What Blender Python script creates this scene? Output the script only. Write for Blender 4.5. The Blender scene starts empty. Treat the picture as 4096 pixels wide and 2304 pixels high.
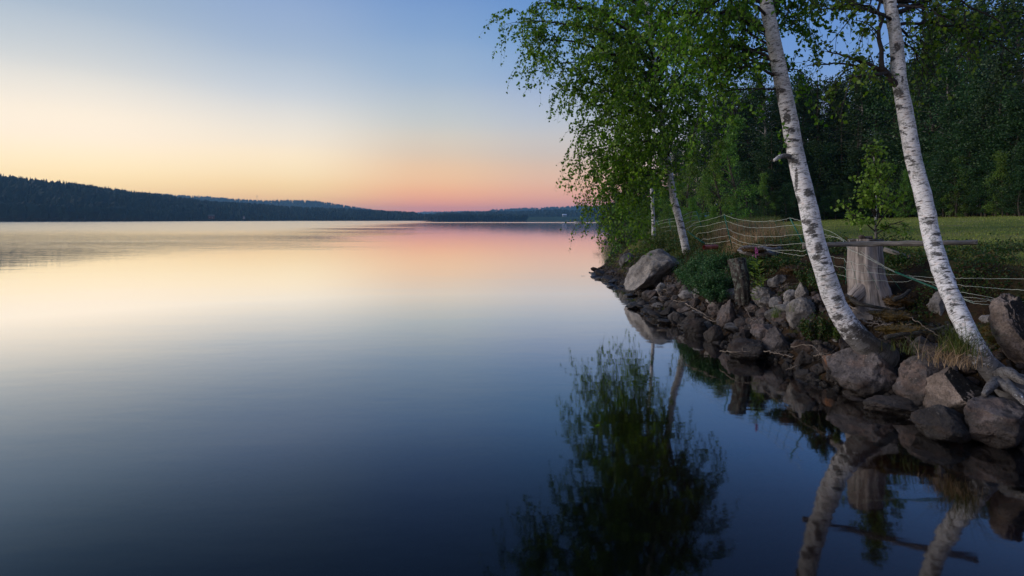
import bpy, bmesh, math, random
import numpy as np
from mathutils import Vector

R = math.radians
random.seed(7)
rng = np.random.default_rng(7)
S = bpy.context.scene
COL = S.collection

# ------------------------------------------------------------------ camera
F, HOR, H = 569.0, 219.8, 1.8          # focal length in px of a 1024 wide frame, horizon row, eye height
cd = bpy.data.cameras.new('camera')
cd.sensor_width = 36.0
cd.lens = F / 1024 * 36
cd.shift_y = -(288 - HOR) / 1024
cd.clip_start, cd.clip_end = 0.05, 20000
cam = bpy.data.objects.new('camera', cd)
cam.location = (0, 0, H)
cam.rotation_euler = (R(90), 0, 0)
COL.objects.link(cam)
S.camera = cam
S.view_settings.view_transform = 'Standard'
S.view_settings.look = 'None'
S.view_settings.exposure = 0
S.view_settings.gamma = 1
S.view_settings.use_curve_mapping = False
S.cycles.use_denoising = True
S.cycles.max_bounces = 8
S.cycles.transparent_max_bounces = 8
S.cycles.volume_bounces = 1
S.cycles.caustics_reflective = False
S.cycles.caustics_refractive = False


def P(u, v, d):
    return Vector(((u - 512) / F * d, d, H - (v - HOR) / F * d))


def PD(x, y, d):
    return P(x / 2.5156, y / 2.5156, d)


def lin(r, g, b):
    f = lambda c: c / 255 / 12.92 if c <= 10.31 else ((c / 255 + .055) / 1.055) ** 2.4
    return (f(r), f(g), f(b), 1)


# ------------------------------------------------------------------ node helpers
def node(nt, t, inp=None, **props):
    n = nt.nodes.new(t)
    for k, v in props.items():
        setattr(n, k, v)
    for k, v in (inp or {}).items():
        s = n.inputs[k]
        if isinstance(v, bpy.types.NodeSocket):
            nt.links.new(v, s)
        else:
            s.default_value = v
    return n


def ramp(nt, fac, stops, interp='LINEAR'):
    n = nt.nodes.new('ShaderNodeValToRGB')
    cr = n.color_ramp
    cr.interpolation = interp
    while len(cr.elements) < len(stops):
        cr.elements.new(0.5)
    for e, (p, c) in zip(cr.elements, stops):
        e.position = p
        e.color = c if len(c) == 4 else (*c, 1)
    nt.links.new(fac, n.inputs[0])
    return n.outputs[0]


def math_(nt, op, a, b=None, c=None, clamp=False):
    n = nt.nodes.new('ShaderNodeMath')
    n.operation = op
    n.use_clamp = clamp
    for i, v in enumerate((a, b, c)):
        if v is None:
            continue
        if isinstance(v, bpy.types.NodeSocket):
            nt.links.new(v, n.inputs[i])
        else:
            n.inputs[i].default_value = v
    return n.outputs[0]


def mixc(nt, fac, a, b, blend='MIX'):
    n = nt.nodes.new('ShaderNodeMix')
    n.data_type = 'RGBA'
    n.blend_type = blend
    for s, v in ((n.inputs[0], fac), (n.inputs[6], a), (n.inputs[7], b)):
        if isinstance(v, bpy.types.NodeSocket):
            nt.links.new(v, s)
        else:
            s.default_value = v if not isinstance(v, tuple) or len(v) == 4 else (*v, 1)
    return n.outputs[2]


def smooth(nt, v, a, b):
    n = nt.nodes.new('ShaderNodeMapRange')
    n.interpolation_type = 'SMOOTHSTEP'
    nt.links.new(v, n.inputs[0])
    n.inputs[1].default_value, n.inputs[2].default_value = a, b
    return n.outputs[0]


def noise_(nt, vec, scale, detail=4, rough=.55, mapping=None):
    if mapping:
        m = node(nt, 'ShaderNodeMapping', {'Vector': vec, 'Scale': mapping})
        vec = m.outputs[0]
    n = node(nt, 'ShaderNodeTexNoise', {'Vector': vec, 'Scale': scale, 'Detail': detail, 'Roughness': rough})
    return n.outputs[0]


# ------------------------------------------------------------------ world: dusk sky
W = bpy.data.worlds.new('World')
S.world = W
W.use_nodes = True
nt = W.node_tree
nt.nodes.clear()
tc = node(nt, 'ShaderNodeTexCoord')
sx = node(nt, 'ShaderNodeSeparateXYZ', {0: tc.outputs['Generated']})
az = math_(nt, 'ARCTAN2', sx.outputs[0], sx.outputs[1])
el = math_(nt, 'ARCSINE', sx.outputs[2])
elf = math_(nt, 'DIVIDE', el, R(90), clamp=True)
SKY = [  # (azimuth, [(elevation, sRGB)])
    (-100, [(0, (225, 190, 160)), (6, (225, 205, 190)), (14, (190, 195, 205)), (30, (140, 165, 200)), (60, (95, 125, 175)), (90, (80, 110, 165))]),
    (-50, [(0, (250, 214, 150)), (3, (255, 234, 186)), (6.5, (255, 244, 220)), (9.5, (243, 238, 224)), (12.5, (208, 216, 218)), (16.5, (170, 189, 206)), (24, (122, 154, 188)), (33, (72, 110, 164)), (40, (64, 100, 156)), (90, (70, 100, 150))]),
    (-38, [(0, (250, 208, 140)), (3, (254, 232, 178)), (6, (255, 243, 216)), (9, (247, 240, 223)), (12, (215, 219, 218)), (16.5, (170, 188, 207)), (24, (122, 154, 190)), (33, (72, 110, 164)), (40, (64, 100, 156)), (90, (70, 100, 150))]),
    (-22, [(0, (255, 176, 100)), (2, (255, 208, 140)), (4, (255, 229, 182)), (7, (249, 237, 213)), (11, (212, 217, 220)), (15, (172, 190, 212)), (20, (142, 168, 207)), (25, (122, 155, 200)), (32, (76, 112, 166)), (45, (66, 102, 158)), (90, (70, 100, 150))]),
    (-8, [(0, (252, 140, 102)), (1.6, (255, 166, 122)), (3.5, (249, 194, 147)), (6, (230, 203, 174)), (9, (206, 206, 200)), (13, (171, 189, 209)), (17, (142, 171, 208)), (21, (118, 153, 204)), (26, (100, 138, 200)), (33, (74, 110, 166)), (45, (66, 102, 158)), (90, (70, 100, 150))]),
    (5, [(0, (230, 142, 124)), (1.6, (240, 164, 138)), (3.5, (234, 184, 157)), (6, (212, 193, 180)), (9, (192, 196, 203)), (13, (156, 177, 211)), (17, (122, 160, 208)), (21, (102, 146, 205)), (26, (90, 134, 198)), (33, (72, 108, 166)), (45, (66, 102, 158)), (90, (70, 100, 150))]),
    (27, [(0, (178, 150, 165)), (4, (190, 172, 180)), (8, (160, 172, 205)), (13, (116, 154, 210)), (21, (90, 136, 205)), (30, (82, 118, 184)), (45, (72, 106, 164)), (90, (70, 100, 150))]),
    (75, [(0, (120, 125, 155)), (6, (125, 135, 170)), (20, (84, 116, 180)), (45, (72, 104, 162)), (90, (70, 100, 150))]),
    (150, [(0, (140, 135, 160)), (8, (165, 160, 180)), (25, (110, 130, 175)), (90, (70, 100, 150))]),
]
azd = math_(nt, 'MULTIPLY', az, 180 / math.pi)
cur = None
for i, (a, st) in enumerate(SKY):
    c = ramp(nt, elf, [(e / 90, lin(*rgb)) for e, rgb in st], 'CARDINAL' if i in (1, 2, 3, 4, 5) else 'LINEAR')
    if cur is None:
        cur = c
    else:
        cur = mixc(nt, smooth(nt, azd, SKY[i - 1][0], a), cur, c)
# the glow is strongest along the horizon, where the haze then takes part of it away again
cur = mixc(nt, 1.0, cur, ramp(nt, elf, [(0, (1.34, 1.22, 1.06, 1)), (3 / 90, (1.19, 1.14, 1.03, 1)), (7 / 90, (1.08, 1.04, 1.02, 1)), (14 / 90, (1.02, 1.01, 1, 1)), (30 / 90, (1, 1, 1, 1))]), 'MULTIPLY')
nish = node(nt, 'ShaderNodeTexSky', sky_type='NISHITA', sun_disc=False, sun_elevation=R(1.0), sun_rotation=R(-38), air_density=1.0, dust_density=1.0, ozone_density=1.5)
b1 = node(nt, 'ShaderNodeBackground', {'Color': cur, 'Strength': 1.0})
b2 = node(nt, 'ShaderNodeBackground', {'Color': nish.outputs[0], 'Strength': 0.012})
ad = node(nt, 'ShaderNodeAddShader', {0: b1.outputs[0], 1: b2.outputs[0]})
out = node(nt, 'ShaderNodeOutputWorld', {'Surface': ad.outputs[0]})

# afterglow: one soft low sun from the left, a little behind the camera's shoulder
sd = bpy.data.lights.new('sun', 'SUN')
sd.energy = 2.2
sd.angle = R(34)
sd.color = (1.0, .88, .80)
sun = bpy.data.objects.new('sun', sd)
COL.objects.link(sun)
SUN_AZ, SUN_EL = -90, 17
dv = Vector((math.sin(R(SUN_AZ)) * math.cos(R(SUN_EL)), math.cos(R(SUN_AZ)) * math.cos(R(SUN_EL)), math.sin(R(SUN_EL))))
sun.rotation_euler = dv.to_track_quat('Z', 'Y').to_euler()


# ------------------------------------------------------------------ numpy noise and mesh builders
def _h(ix, iy, iz):
    n = (ix * 374761393 + iy * 668265263 + iz * 2147483647 * 3 + 1274126177) & 0xFFFFFFFF
    n = ((n ^ (n >> 13)) * 1274126177) & 0xFFFFFFFF
    n = n ^ (n >> 16)
    return (n & 0xFFFF) / 65535.0


def vnoise(p):
    p = np.asarray(p, float)
    i = np.floor(p).astype(np.int64)
    f = p - i
    f = f * f * (3 - 2 * f)
    r = 0
    for dx in (0, 1):
        for dy in (0, 1):
            for dz in (0, 1):
                w = (f[..., 0] if dx else 1 - f[..., 0]) * (f[..., 1] if dy else 1 - f[..., 1]) * (f[..., 2] if dz else 1 - f[..., 2])
                r = r + w * _h(i[..., 0] + dx, i[..., 1] + dy, i[..., 2] + dz)
    return r * 2 - 1


def fbm(p, oct=4, gain=.5):
    p = np.asarray(p, float)
    a, r = 1.0, 0
    for k in range(oct):
        r = r + a * vnoise(p * (2 ** k) + 17.3 * k)
        a *= gain
    return r


class MB:
    def __init__(self):
        self.v, self.f, self.n = [], [], 0
        self.at = {}

    def add(self, v, f, **attrs):
        v = np.asarray(v, float).reshape(-1, 3)
        self.v.append(v)
        for g in (f if isinstance(f, list) else [f]):
            self.f.append(np.asarray(g, np.int64) + self.n)
        self.n += len(v)
        for k, a in attrs.items():
            self.at.setdefault(k, []).append(np.asarray(a, float))

    def build(self, name, m, parent=None, smooth_=True):
        me = bpy.data.meshes.new(name)
        v = np.concatenate(self.v) if self.v else np.zeros((0, 3))
        me.vertices.add(len(v))
        me.vertices.foreach_set('co', v.ravel())
        tot = np.concatenate([np.full(len(g), g.shape[1]) for g in self.f]) if self.f else np.zeros(0, int)
        li = np.concatenate([g.ravel() for g in self.f]) if self.f else np.zeros(0, int)
        me.loops.add(len(li))
        me.loops.foreach_set('vertex_index', li.astype(np.int32))
        me.polygons.add(len(tot))
        st = np.concatenate([[0], np.cumsum(tot)[:-1]]) if len(tot) else tot
        me.polygons.foreach_set('loop_start', st.astype(np.int32))
        me.polygons.foreach_set('use_smooth', np.full(len(tot), smooth_))
        for k, a in self.at.items():
            a = np.concatenate(a)
            if a.ndim == 2:
                t = me.attributes.new(k, 'FLOAT_VECTOR', 'POINT')
                t.data.foreach_set('vector', a.ravel())
            else:
                t = me.attributes.new(k, 'FLOAT', 'POINT')
                t.data.foreach_set('value', a.ravel())
        me.update(calc_edges=True)
        me.validate()
        for q in (m if isinstance(m, list) else [m]):
            me.materials.append(q)
        o = bpy.data.objects.new(name, me)
        COL.objects.link(o)
        if parent is not None:
            o.parent = parent
        return o


def tag(o, label=None, cat=None, group=None, kind=None):
    if label:
        o['label'] = label
    if cat:
        o['category'] = cat
    if group:
        o['group'] = group
    if kind:
        o['kind'] = kind
    return o


def thing(name, label, cat, loc=(0, 0, 0), group=None):
    o = bpy.data.objects.new(name, None)
    o.location = loc
    COL.objects.link(o)
    return tag(o, label, cat, group)


def copy_tree(o, parent=None):
    c = o.copy()
    COL.objects.link(c)
    c.parent = parent
    for ch in list(o.children):
        copy_tree(ch, c)
    return c


def rebase(v, o):
    return np.asarray(v, float) - np.array(o.location)


def frames(pts):
    pts = np.asarray(pts, float)
    t = np.gradient(pts, axis=0)
    t /= np.linalg.norm(t, axis=1)[:, None] + 1e-12
    ref = np.array([0, 1.0, 0]) if abs(t[:, 1]).mean() < .7 else np.array([1.0, 0, 0])
    a = np.cross(t, ref)
    a /= np.linalg.norm(a, axis=1)[:, None] + 1e-12
    b = np.cross(t, a)
    return t, a, b


def tube(mb, pts, rad, n=6, cap=True, attr=None, wob=0, seed=0, lobes=None):
    """a swept tube; attr=True stores the bark coordinate (around, along)"""
    pts = np.asarray(pts, float)
    rad = np.broadcast_to(np.asarray(rad, float), (len(pts),))
    t, a, b = frames(pts)
    th = np.linspace(0, 2 * np.pi, n, endpoint=False)
    c, s = np.cos(th), np.sin(th)
    rr = np.repeat(rad[:, None], n, 1)
    L = np.concatenate([[0], np.cumsum(np.linalg.norm(np.diff(pts, axis=0), axis=1))])
    if wob:
        q = np.stack([c[None] * .12 * np.ones_like(rr), s[None] * .12 * np.ones_like(rr), L[:, None] * np.ones_like(rr)], -1)
        rr = rr * (1 + wob * fbm(q * 9 + seed, 3))
    if lobes is not None:
        rr = rr * lobes(th[None, :], L[:, None])
    v = pts[:, None] + a[:, None] * (c[None, :, None] * rr[..., None]) + b[:, None] * (s[None, :, None] * rr[..., None])
    m = len(pts)
    i = np.arange(m - 1)[:, None] * n
    j = np.arange(n)[None]
    k = (np.arange(n)[None] + 1) % n
    f = [np.stack([i + j, i + k, i + n + k, i + n + j], -1).reshape(-1, 4)]
    v = v.reshape(-1, 3)
    bk = np.stack([np.broadcast_to(c[None] * .11, (m, n)), np.broadcast_to(s[None] * .11, (m, n)), np.broadcast_to(L[:, None], (m, n))], -1).reshape(-1, 3)
    if cap:
        v = np.concatenate([v, pts[:1], pts[-1:]])
        bk = np.concatenate([bk, [[0, 0, L[0]]], [[0, 0, L[-1]]]])
        j = np.arange(n)
        k = (j + 1) % n
        f.append(np.stack([k, j, np.full(n, m * n)], -1))
        f.append(np.stack([(m - 1) * n + j, (m - 1) * n + k, np.full(n, m * n + 1)], -1))
    kw = {}
    if attr:
        kw['bk'] = bk
    mb.add(v, f, **kw)
    return v


def spline(p, n):
    """Catmull-Rom through the points"""
    p = np.asarray([list(q) for q in p], float)
    q = np.concatenate([[2 * p[0] - p[1]], p, [2 * p[-1] - p[-2]]])
    t = np.linspace(0, len(p) - 1 - 1e-6, n)
    i = t.astype(int)
    f = (t - i)[:, None]
    a, b, c, d = q[i], q[i + 1], q[i + 2], q[i + 3]
    return .5 * (2 * b + (c - a) * f + (2 * a - 5 * b + 4 * c - d) * f ** 2 + (3 * b - a - 3 * c + d) * f ** 3)


def nrm(a):
    return a / (np.linalg.norm(a, axis=-1, keepdims=True) + 1e-12)


def leaves(mb, p, axis, size, wid=.62, fold=.12, r=rng):
    """one folded diamond per leaf"""
    p = np.asarray(p, float)
    n = len(p)
    axis = nrm(np.asarray(axis, float))
    side = nrm(np.cross(axis, r.normal(size=(n, 3))))
    nor = np.cross(axis, side)
    L = np.broadcast_to(np.asarray(size, float), (n,))[:, None]
    a = p
    m = p + axis * L * .42
    v = np.stack([a, m + side * L * wid * .5 + nor * L * fold, p + axis * L, m - side * L * wid * .5 + nor * L * fold], 1).reshape(-1, 3)
    mb.add(v, np.arange(4 * n).reshape(-1, 4))


def blades(mb, p, h, w, lean, r=rng, seg=3, dirn=None):
    """curved grass blades"""
    p = np.asarray(p, float)
    n = len(p)
    h = np.broadcast_to(h, (n,))
    w = np.broadcast_to(w, (n,))
    th = r.uniform(0, 2 * np.pi, n) if dirn is None else dirn
    d = np.stack([np.cos(th), np.sin(th), np.zeros(n)], 1)
    sd_ = np.stack([-np.sin(th), np.cos(th), np.zeros(n)], 1)
    tw = r.uniform(-1, 1, n)[:, None]
    sd_ = nrm(sd_ + d * tw)
    ln = (np.broadcast_to(lean, (n,)) * r.uniform(.3, 1.5, n))[:, None]
    vs = []
    for k in range(seg + 1):
        t = k / seg
        c = p + d * (h[:, None] * ln * t * t) + np.array([0, 0, 1.0]) * (h[:, None] * (t - .35 * np.minimum(ln, 1.5) * t * t))
        ww = (w * (1 - t) ** .7)[:, None] * .5 if k < seg else w[:, None] * .03
        vs += [c - sd_ * ww, c + sd_ * ww]
    v = np.stack(vs, 1)
    m = v.shape[1]
    base = np.arange(n)[:, None] * m
    f = []
    for k in range(seg):
        f.append(np.concatenate([base + 2 * k, base + 2 * k + 1, base + 2 * k + 3, base + 2 * k + 2], 1))
    mb.add(v.reshape(-1, 3), f)


# ------------------------------------------------------------------ materials
def new_mat(name):
    m = bpy.data.materials.new(name)
    m.use_nodes = True
    m.node_tree.nodes.clear()
    return m, m.node_tree


def finish(nt, shader):
    node(nt, 'ShaderNodeOutputMaterial', {'Surface': shader})


def bump(nt, h, strength, dist=.02, normal=None):
    d = {'Height': h, 'Strength': strength, 'Distance': dist}
    if normal is not None:
        d['Normal'] = normal
    return node(nt, 'ShaderNodeBump', d).outputs[0]


def leaf_mat(name, c1, c2, c3, trans=.35, rough=.5):
    m, nt = new_mat(name)
    g = node(nt, 'ShaderNodeNewGeometry')
    oi = node(nt, 'ShaderNodeObjectInfo')
    pos = g.outputs['Position']
    n = noise_(nt, pos, 1.3, 2)
    rnd = g.outputs['Random Per Island']
    c = ramp(nt, rnd, [(0, c1), (.55, c2), (1, c3)])
    hs = node(nt, 'ShaderNodeHueSaturation', {'Color': c, 'Value': math_(nt, 'ADD', math_(nt, 'MULTIPLY', n, .7), math_(nt, 'MULTIPLY_ADD', oi.outputs['Random'], .3, .5)), 'Hue': math_(nt, 'MULTIPLY_ADD', oi.outputs['Random'], .03, .485)})
    c = hs.outputs[0]
    p = node(nt, 'ShaderNodeBsdfPrincipled', {'Base Color': c, 'Roughness': rough, 'Specular IOR Level': .35})
    t = node(nt, 'ShaderNodeBsdfTranslucent', {'Color': mixc(nt, 1.0, c, (1.3, 1.5, .6, 1), 'MULTIPLY')})
    finish(nt, node(nt, 'ShaderNodeMixShader', {0: trans, 1: p.outputs[0], 2: t.outputs[0]}).outputs[0])
    return m


def rock_mat(name, dark, mid, light, lichen=(.03, .03, .03), lich=.5, warm=None, warm_amt=.0, crust=0.0):
    m, nt = new_mat(name)
    tcn = node(nt, 'ShaderNodeTexCoord')
    g = node(nt, 'ShaderNodeNewGeometry')
    oi = node(nt, 'ShaderNodeObjectInfo')
    off = math_(nt, 'MULTIPLY', oi.outputs['Random'], 37.0)
    vec = node(nt, 'ShaderNodeVectorMath', {0: g.outputs['Position'], 1: node(nt, 'ShaderNodeCombineXYZ', {0: off, 1: off, 2: off}).outputs[0]}, operation='ADD').outputs[0]
    big = noise_(nt, vec, 4.5, 8, .68)
    fine = noise_(nt, vec, 70.0, 4, .7)
    mid_n = noise_(nt, vec, 16.0, 5, .65)
    c = ramp(nt, big, [(.34, dark), (.49, mid), (.64, light)])
    c = mixc(nt, math_(nt, 'MULTIPLY', smooth(nt, fine, .42, .62), .55), c, mixc(nt, .6, c, (.02, .018, .016, 1)))
    if warm:
        c = mixc(nt, math_(nt, 'MULTIPLY', smooth(nt, noise_(nt, vec, 5.5, 4), .46, .62), warm_amt), c, (*warm, 1))
    c = mixc(nt, math_(nt, 'MULTIPLY', smooth(nt, mid_n, .52, .64), lich), c, (*lichen, 1))
    # pale crust specks
    c = mixc(nt, math_(nt, 'MULTIPLY', smooth(nt, noise_(nt, vec, 38, 2), .68, .74), .45), c, (.38, .36, .33, 1))
    if crust:
        cm = smooth(nt, math_(nt, 'ADD', noise_(nt, vec, 2.2, 6, .62), math_(nt, 'MULTIPLY_ADD', node(nt, 'ShaderNodeSeparateXYZ', {0: g.outputs['True Normal']}).outputs[0], .28, crust)), .50, .54)
        spk = smooth(nt, noise_(nt, vec, 30, 3, .7), .62, .68)
        c = mixc(nt, cm, c, mixc(nt, math_(nt, 'MULTIPLY', spk, .6), (.018, .016, .015, 1), (.3, .28, .26, 1)))
    val = node(nt, 'ShaderNodeHueSaturation', {'Color': c, 'Value': math_(nt, 'MULTIPLY_ADD', oi.outputs['Random'], .5, .75)})
    c = val.outputs[0]
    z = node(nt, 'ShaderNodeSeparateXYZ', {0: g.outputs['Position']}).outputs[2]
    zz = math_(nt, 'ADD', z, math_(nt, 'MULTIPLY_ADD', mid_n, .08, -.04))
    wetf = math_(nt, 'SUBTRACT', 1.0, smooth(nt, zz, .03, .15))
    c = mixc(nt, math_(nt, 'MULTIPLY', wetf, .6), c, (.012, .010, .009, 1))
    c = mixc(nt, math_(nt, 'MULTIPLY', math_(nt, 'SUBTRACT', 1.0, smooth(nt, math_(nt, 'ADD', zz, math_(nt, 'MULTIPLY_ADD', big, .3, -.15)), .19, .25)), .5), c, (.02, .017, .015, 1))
    hgt = math_(nt, 'ADD', math_(nt, 'MULTIPLY', mid_n, .6), math_(nt, 'ADD', math_(nt, 'MULTIPLY', fine, .22), math_(nt, 'MULTIPLY', big, .5)))
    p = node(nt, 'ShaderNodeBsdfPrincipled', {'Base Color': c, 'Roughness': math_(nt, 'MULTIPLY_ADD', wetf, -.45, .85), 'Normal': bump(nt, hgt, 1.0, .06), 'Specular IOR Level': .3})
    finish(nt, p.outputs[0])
    return m


def bark_mat(name, white=(.74, .75, .785), rough_base=.5):
    m, nt = new_mat(name)
    at = node(nt, 'ShaderNodeAttribute', attribute_name='bk').outputs['Vector']
    dk = node(nt, 'ShaderNodeAttribute', attribute_name='dark').outputs['Fac']
    L = node(nt, 'ShaderNodeSeparateXYZ', {0: at}).outputs[2]
    tone = noise_(nt, at, 5, 4)
    c = ramp(nt, tone, [(.3, tuple(x * .72 for x in white)), (.5, white), (.7, tuple(min(1, x * 1.08) for x in white))])
    # pinkish peeling
    c = mixc(nt, math_(nt, 'MULTIPLY', smooth(nt, noise_(nt, at, 9, 3, mapping=(1, 1, 2.2)), .55, .7), .5), c, (.58, .47, .42, 1))
    # lenticels: short dark dashes round the stem
    le = noise_(nt, at, 1, 3, .6, mapping=(14, 14, 150))
    le2 = noise_(nt, at, 1, 3, .6, mapping=(7, 7, 46))
    lm = math_(nt, 'MULTIPLY', smooth(nt, le, .54, .62), .75)
    lm2 = math_(nt, 'MULTIPLY', smooth(nt, le2, .595, .655), .9)
    c = mixc(nt, lm, c, (.13, .11, .10, 1))
    c = mixc(nt, lm2, c, (.05, .045, .04, 1))
    # grey-green lichen blotches
    li = math_(nt, 'MULTIPLY', smooth(nt, noise_(nt, at, 9, 6, .65, mapping=(1, 1, 1.3)), .51, .60), smooth(nt, rag2 if False else noise_(nt, at, 1, 4, .7, mapping=(40, 40, 60)), .4, .55))
    c = mixc(nt, math_(nt, 'MULTIPLY', li, .8), c, (.14, .155, .15, 1))
    # black scars where branches were, and the rough foot of the trunk
    rag = noise_(nt, at, 1, 5, .7, mapping=(22, 22, 60))
    rag2 = noise_(nt, at, 1, 4, .7, mapping=(30, 30, 130))
    scar = smooth(nt, math_(nt, 'ADD', math_(nt, 'MULTIPLY', dk, .68), math_(nt, 'ADD', math_(nt, 'MULTIPLY_ADD', rag, 1.5, -.75), math_(nt, 'MULTIPLY_ADD', rag2, 1.1, -.55))), .36, .56)
    c = mixc(nt, math_(nt, 'MULTIPLY', scar, .93), c, mixc(nt, smooth(nt, rag2, .42, .62), (.010, .009, .009, 1), (.11, .105, .10, 1)))
    foot = math_(nt, 'SUBTRACT', 1.0, smooth(nt, L, .0, rough_base))
    fo = smooth(nt, math_(nt, 'ADD', math_(nt, 'MULTIPLY', foot, .75), math_(nt, 'MULTIPLY_ADD', noise_(nt, at, 1, 5, .7, mapping=(20, 20, 30)), 1.1, -.55)), .3, .5)
    c = mixc(nt, math_(nt, 'MULTIPLY', fo, .85), c, (.045, .04, .037, 1))
    hgt = math_(nt, 'SUBTRACT', noise_(nt, at, 1, 5, .65, mapping=(10, 10, 70)), math_(nt, 'ADD', math_(nt, 'MULTIPLY', scar, .8), math_(nt, 'MULTIPLY', fo, .5)))
    p = node(nt, 'ShaderNodeBsdfPrincipled', {'Base Color': c, 'Roughness': .7, 'Normal': bump(nt, hgt, .6, .012), 'Specular IOR Level': .25})
    finish(nt, p.outputs[0])
    return m


def wood_mat(name, a, b, c3, scale=(30, 30, 2.5), bumpy=.7, moss=None):
    """weathered wood, grain along the bark coordinate"""
    m, nt = new_mat(name)
    at = node(nt, 'ShaderNodeAttribute', attribute_name='bk').outputs['Vector']
    gr = noise_(nt, at, 1, 6, .65, mapping=scale)
    ck = noise_(nt, at, 1, 3, .5, mapping=(scale[0] * 1.6, scale[1] * 1.6, scale[2] * .5))
    blot = noise_(nt, at, 6, 4)
    c = ramp(nt, gr, [(.3, a), (.5, b), (.7, c3)])
    c = mixc(nt, math_(nt, 'MULTIPLY', smooth(nt, blot, .5, .7), .5), c, mixc(nt, .55, c, (*a, 1)))
    crack = smooth(nt, ck, .60, .66)
    c = mixc(nt, math_(nt, 'MULTIPLY', crack, .8), c, (.015, .013, .012, 1))
    if moss:
        c = mixc(nt, math_(nt, 'MULTIPLY', smooth(nt, noise_(nt, at, 22, 4, .7), .5, .62), .8), c, (*moss, 1))
    p = node(nt, 'ShaderNodeBsdfPrincipled', {'Base Color': c, 'Roughness': .85, 'Normal': bump(nt, math_(nt, 'SUBTRACT', gr, math_(nt, 'MULTIPLY', crack, .9)), bumpy, .012), 'Specular IOR Level': .2})
    finish(nt, p.outputs[0])
    return m


def plain_mat(name, c, rough=.6, var=.35, scale=20, spec=.3, metallic=0.0):
    m, nt = new_mat(name)
    g = node(nt, 'ShaderNodeNewGeometry')
    n = noise_(nt, g.outputs['Position'], scale, 4)
    cc = mixc(nt, smooth(nt, n, .3, .7), tuple(x * (1 - var) for x in c), tuple(min(1, x * (1 + var)) for x in c))
    p = node(nt, 'ShaderNodeBsdfPrincipled', {'Base Color': cc, 'Roughness': rough, 'Specular IOR Level': spec, 'Metallic': metallic, 'Normal': bump(nt, n, .3, .01)})
    finish(nt, p.outputs[0])
    return m


M = {}
M['birch_leaf'] = leaf_mat('birch_leaf', (.045, .12, .008), (.095, .205, .013), (.22, .35, .035), .42)
M['sapling_leaf'] = leaf_mat('sapling_leaf', (.09, .18, .02), (.15, .26, .03), (.22, .34, .06))
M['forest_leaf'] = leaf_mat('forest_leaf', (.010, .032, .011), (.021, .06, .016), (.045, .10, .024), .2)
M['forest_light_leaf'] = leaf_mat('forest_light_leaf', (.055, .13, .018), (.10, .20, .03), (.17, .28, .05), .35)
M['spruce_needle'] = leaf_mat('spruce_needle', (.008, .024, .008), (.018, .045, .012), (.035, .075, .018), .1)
M['shrub_leaf'] = leaf_mat('shrub_leaf', (.022, .08, .032), (.045, .125, .048), (.08, .19, .065), .3)
M['cover_leaf'] = leaf_mat('cover_leaf', (.016, .05, .010), (.03, .08, .014), (.10, .06, .02), .25)
M['grass'] = leaf_mat('grass_blade', (.045, .085, .015), (.075, .12, .022), (.16, .15, .05), .3)
M['lawn'] = leaf_mat('lawn_blade', (.15, .20, .036), (.21, .255, .05), (.30, .28, .10), .3)
M['dry_grass'] = leaf_mat('dry_grass', (.28, .18, .11), (.42, .28, .18), (.55, .40, .27), .35)
M['birch_bark'] = bark_mat('birch_bark')
M['birch_bark_foot'] = bark_mat('birch_bark_foot', rough_base=1.15)
M['twig'] = plain_mat('birch_twig', (.034, .029, .027), .8)
M['forest_bark'] = plain_mat('forest_bark', (.05, .042, .035), .9)
M['pale_bark'] = plain_mat('pale_bark', (.26, .25, .24), .8, .6, 9)
M['stump'] = wood_mat('grey_stump_wood', (.085, .074, .068), (.26, .23, .215), (.50, .455, .43), (34, 34, 2.6), 1.0)
M['post'] = wood_mat('dark_log_bark', (.012, .010, .009), (.04, .034, .031), (.13, .12, .115), (24, 24, 5), 1.0, moss=(.13, .15, .13))
M['rail'] = wood_mat('rail_wood', (.11, .10, .09), (.24, .22, .205), (.40, .37, .345), (40, 40, 5), .9, moss=(.26, .27, .25))
M['dead_twig'] = plain_mat('dead_twig', (.21, .175, .145), .8)
M['granite'] = rock_mat('granite', (.08, .077, .078), (.19, .182, .182), (.33, .315, .31), (.028, .027, .027), .5)
M['granite_pale'] = rock_mat('granite_pale', (.15, .14, .138), (.28, .265, .258), (.44, .41, .39), (.022, .02, .02), .45)
M['granite_red'] = rock_mat('granite_red', (.045, .042, .044), (.105, .094, .096), (.195, .172, .170), (.022, .02, .02), .7, (.20, .12, .085), .3)
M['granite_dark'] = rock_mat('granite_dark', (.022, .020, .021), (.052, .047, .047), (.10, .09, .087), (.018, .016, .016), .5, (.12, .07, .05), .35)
M['granite_orange'] = rock_mat('granite_orange', (.05, .04, .036), (.10, .07, .06), (.16, .11, .09), (.02, .018, .018), .5, (.36, .17, .09), .9)
M['granite_crust'] = rock_mat('granite_crust', (.15, .12, .105), (.27, .215, .185), (.40, .33, .29), (.022, .02, .02), .35, crust=.045)
M['green_plastic'] = plain_mat('green_plastic', (.012, .11, .075), .4, .25, 30)
M['white_cord'] = plain_mat('white_cord', (.52, .57, .50), .6, .15, 60)
M['red_plastic'] = plain_mat('red_plastic', (.30, .085, .07), .45, .2, 12)
M['pink_petal'] = plain_mat('pink_petal', (.40, .08, .28), .6, .3, 60)
M['moss'] = leaf_mat('orange_moss', (.028, .020, .008), (.065, .040, .012), (.12, .075, .02), .15)

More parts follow.
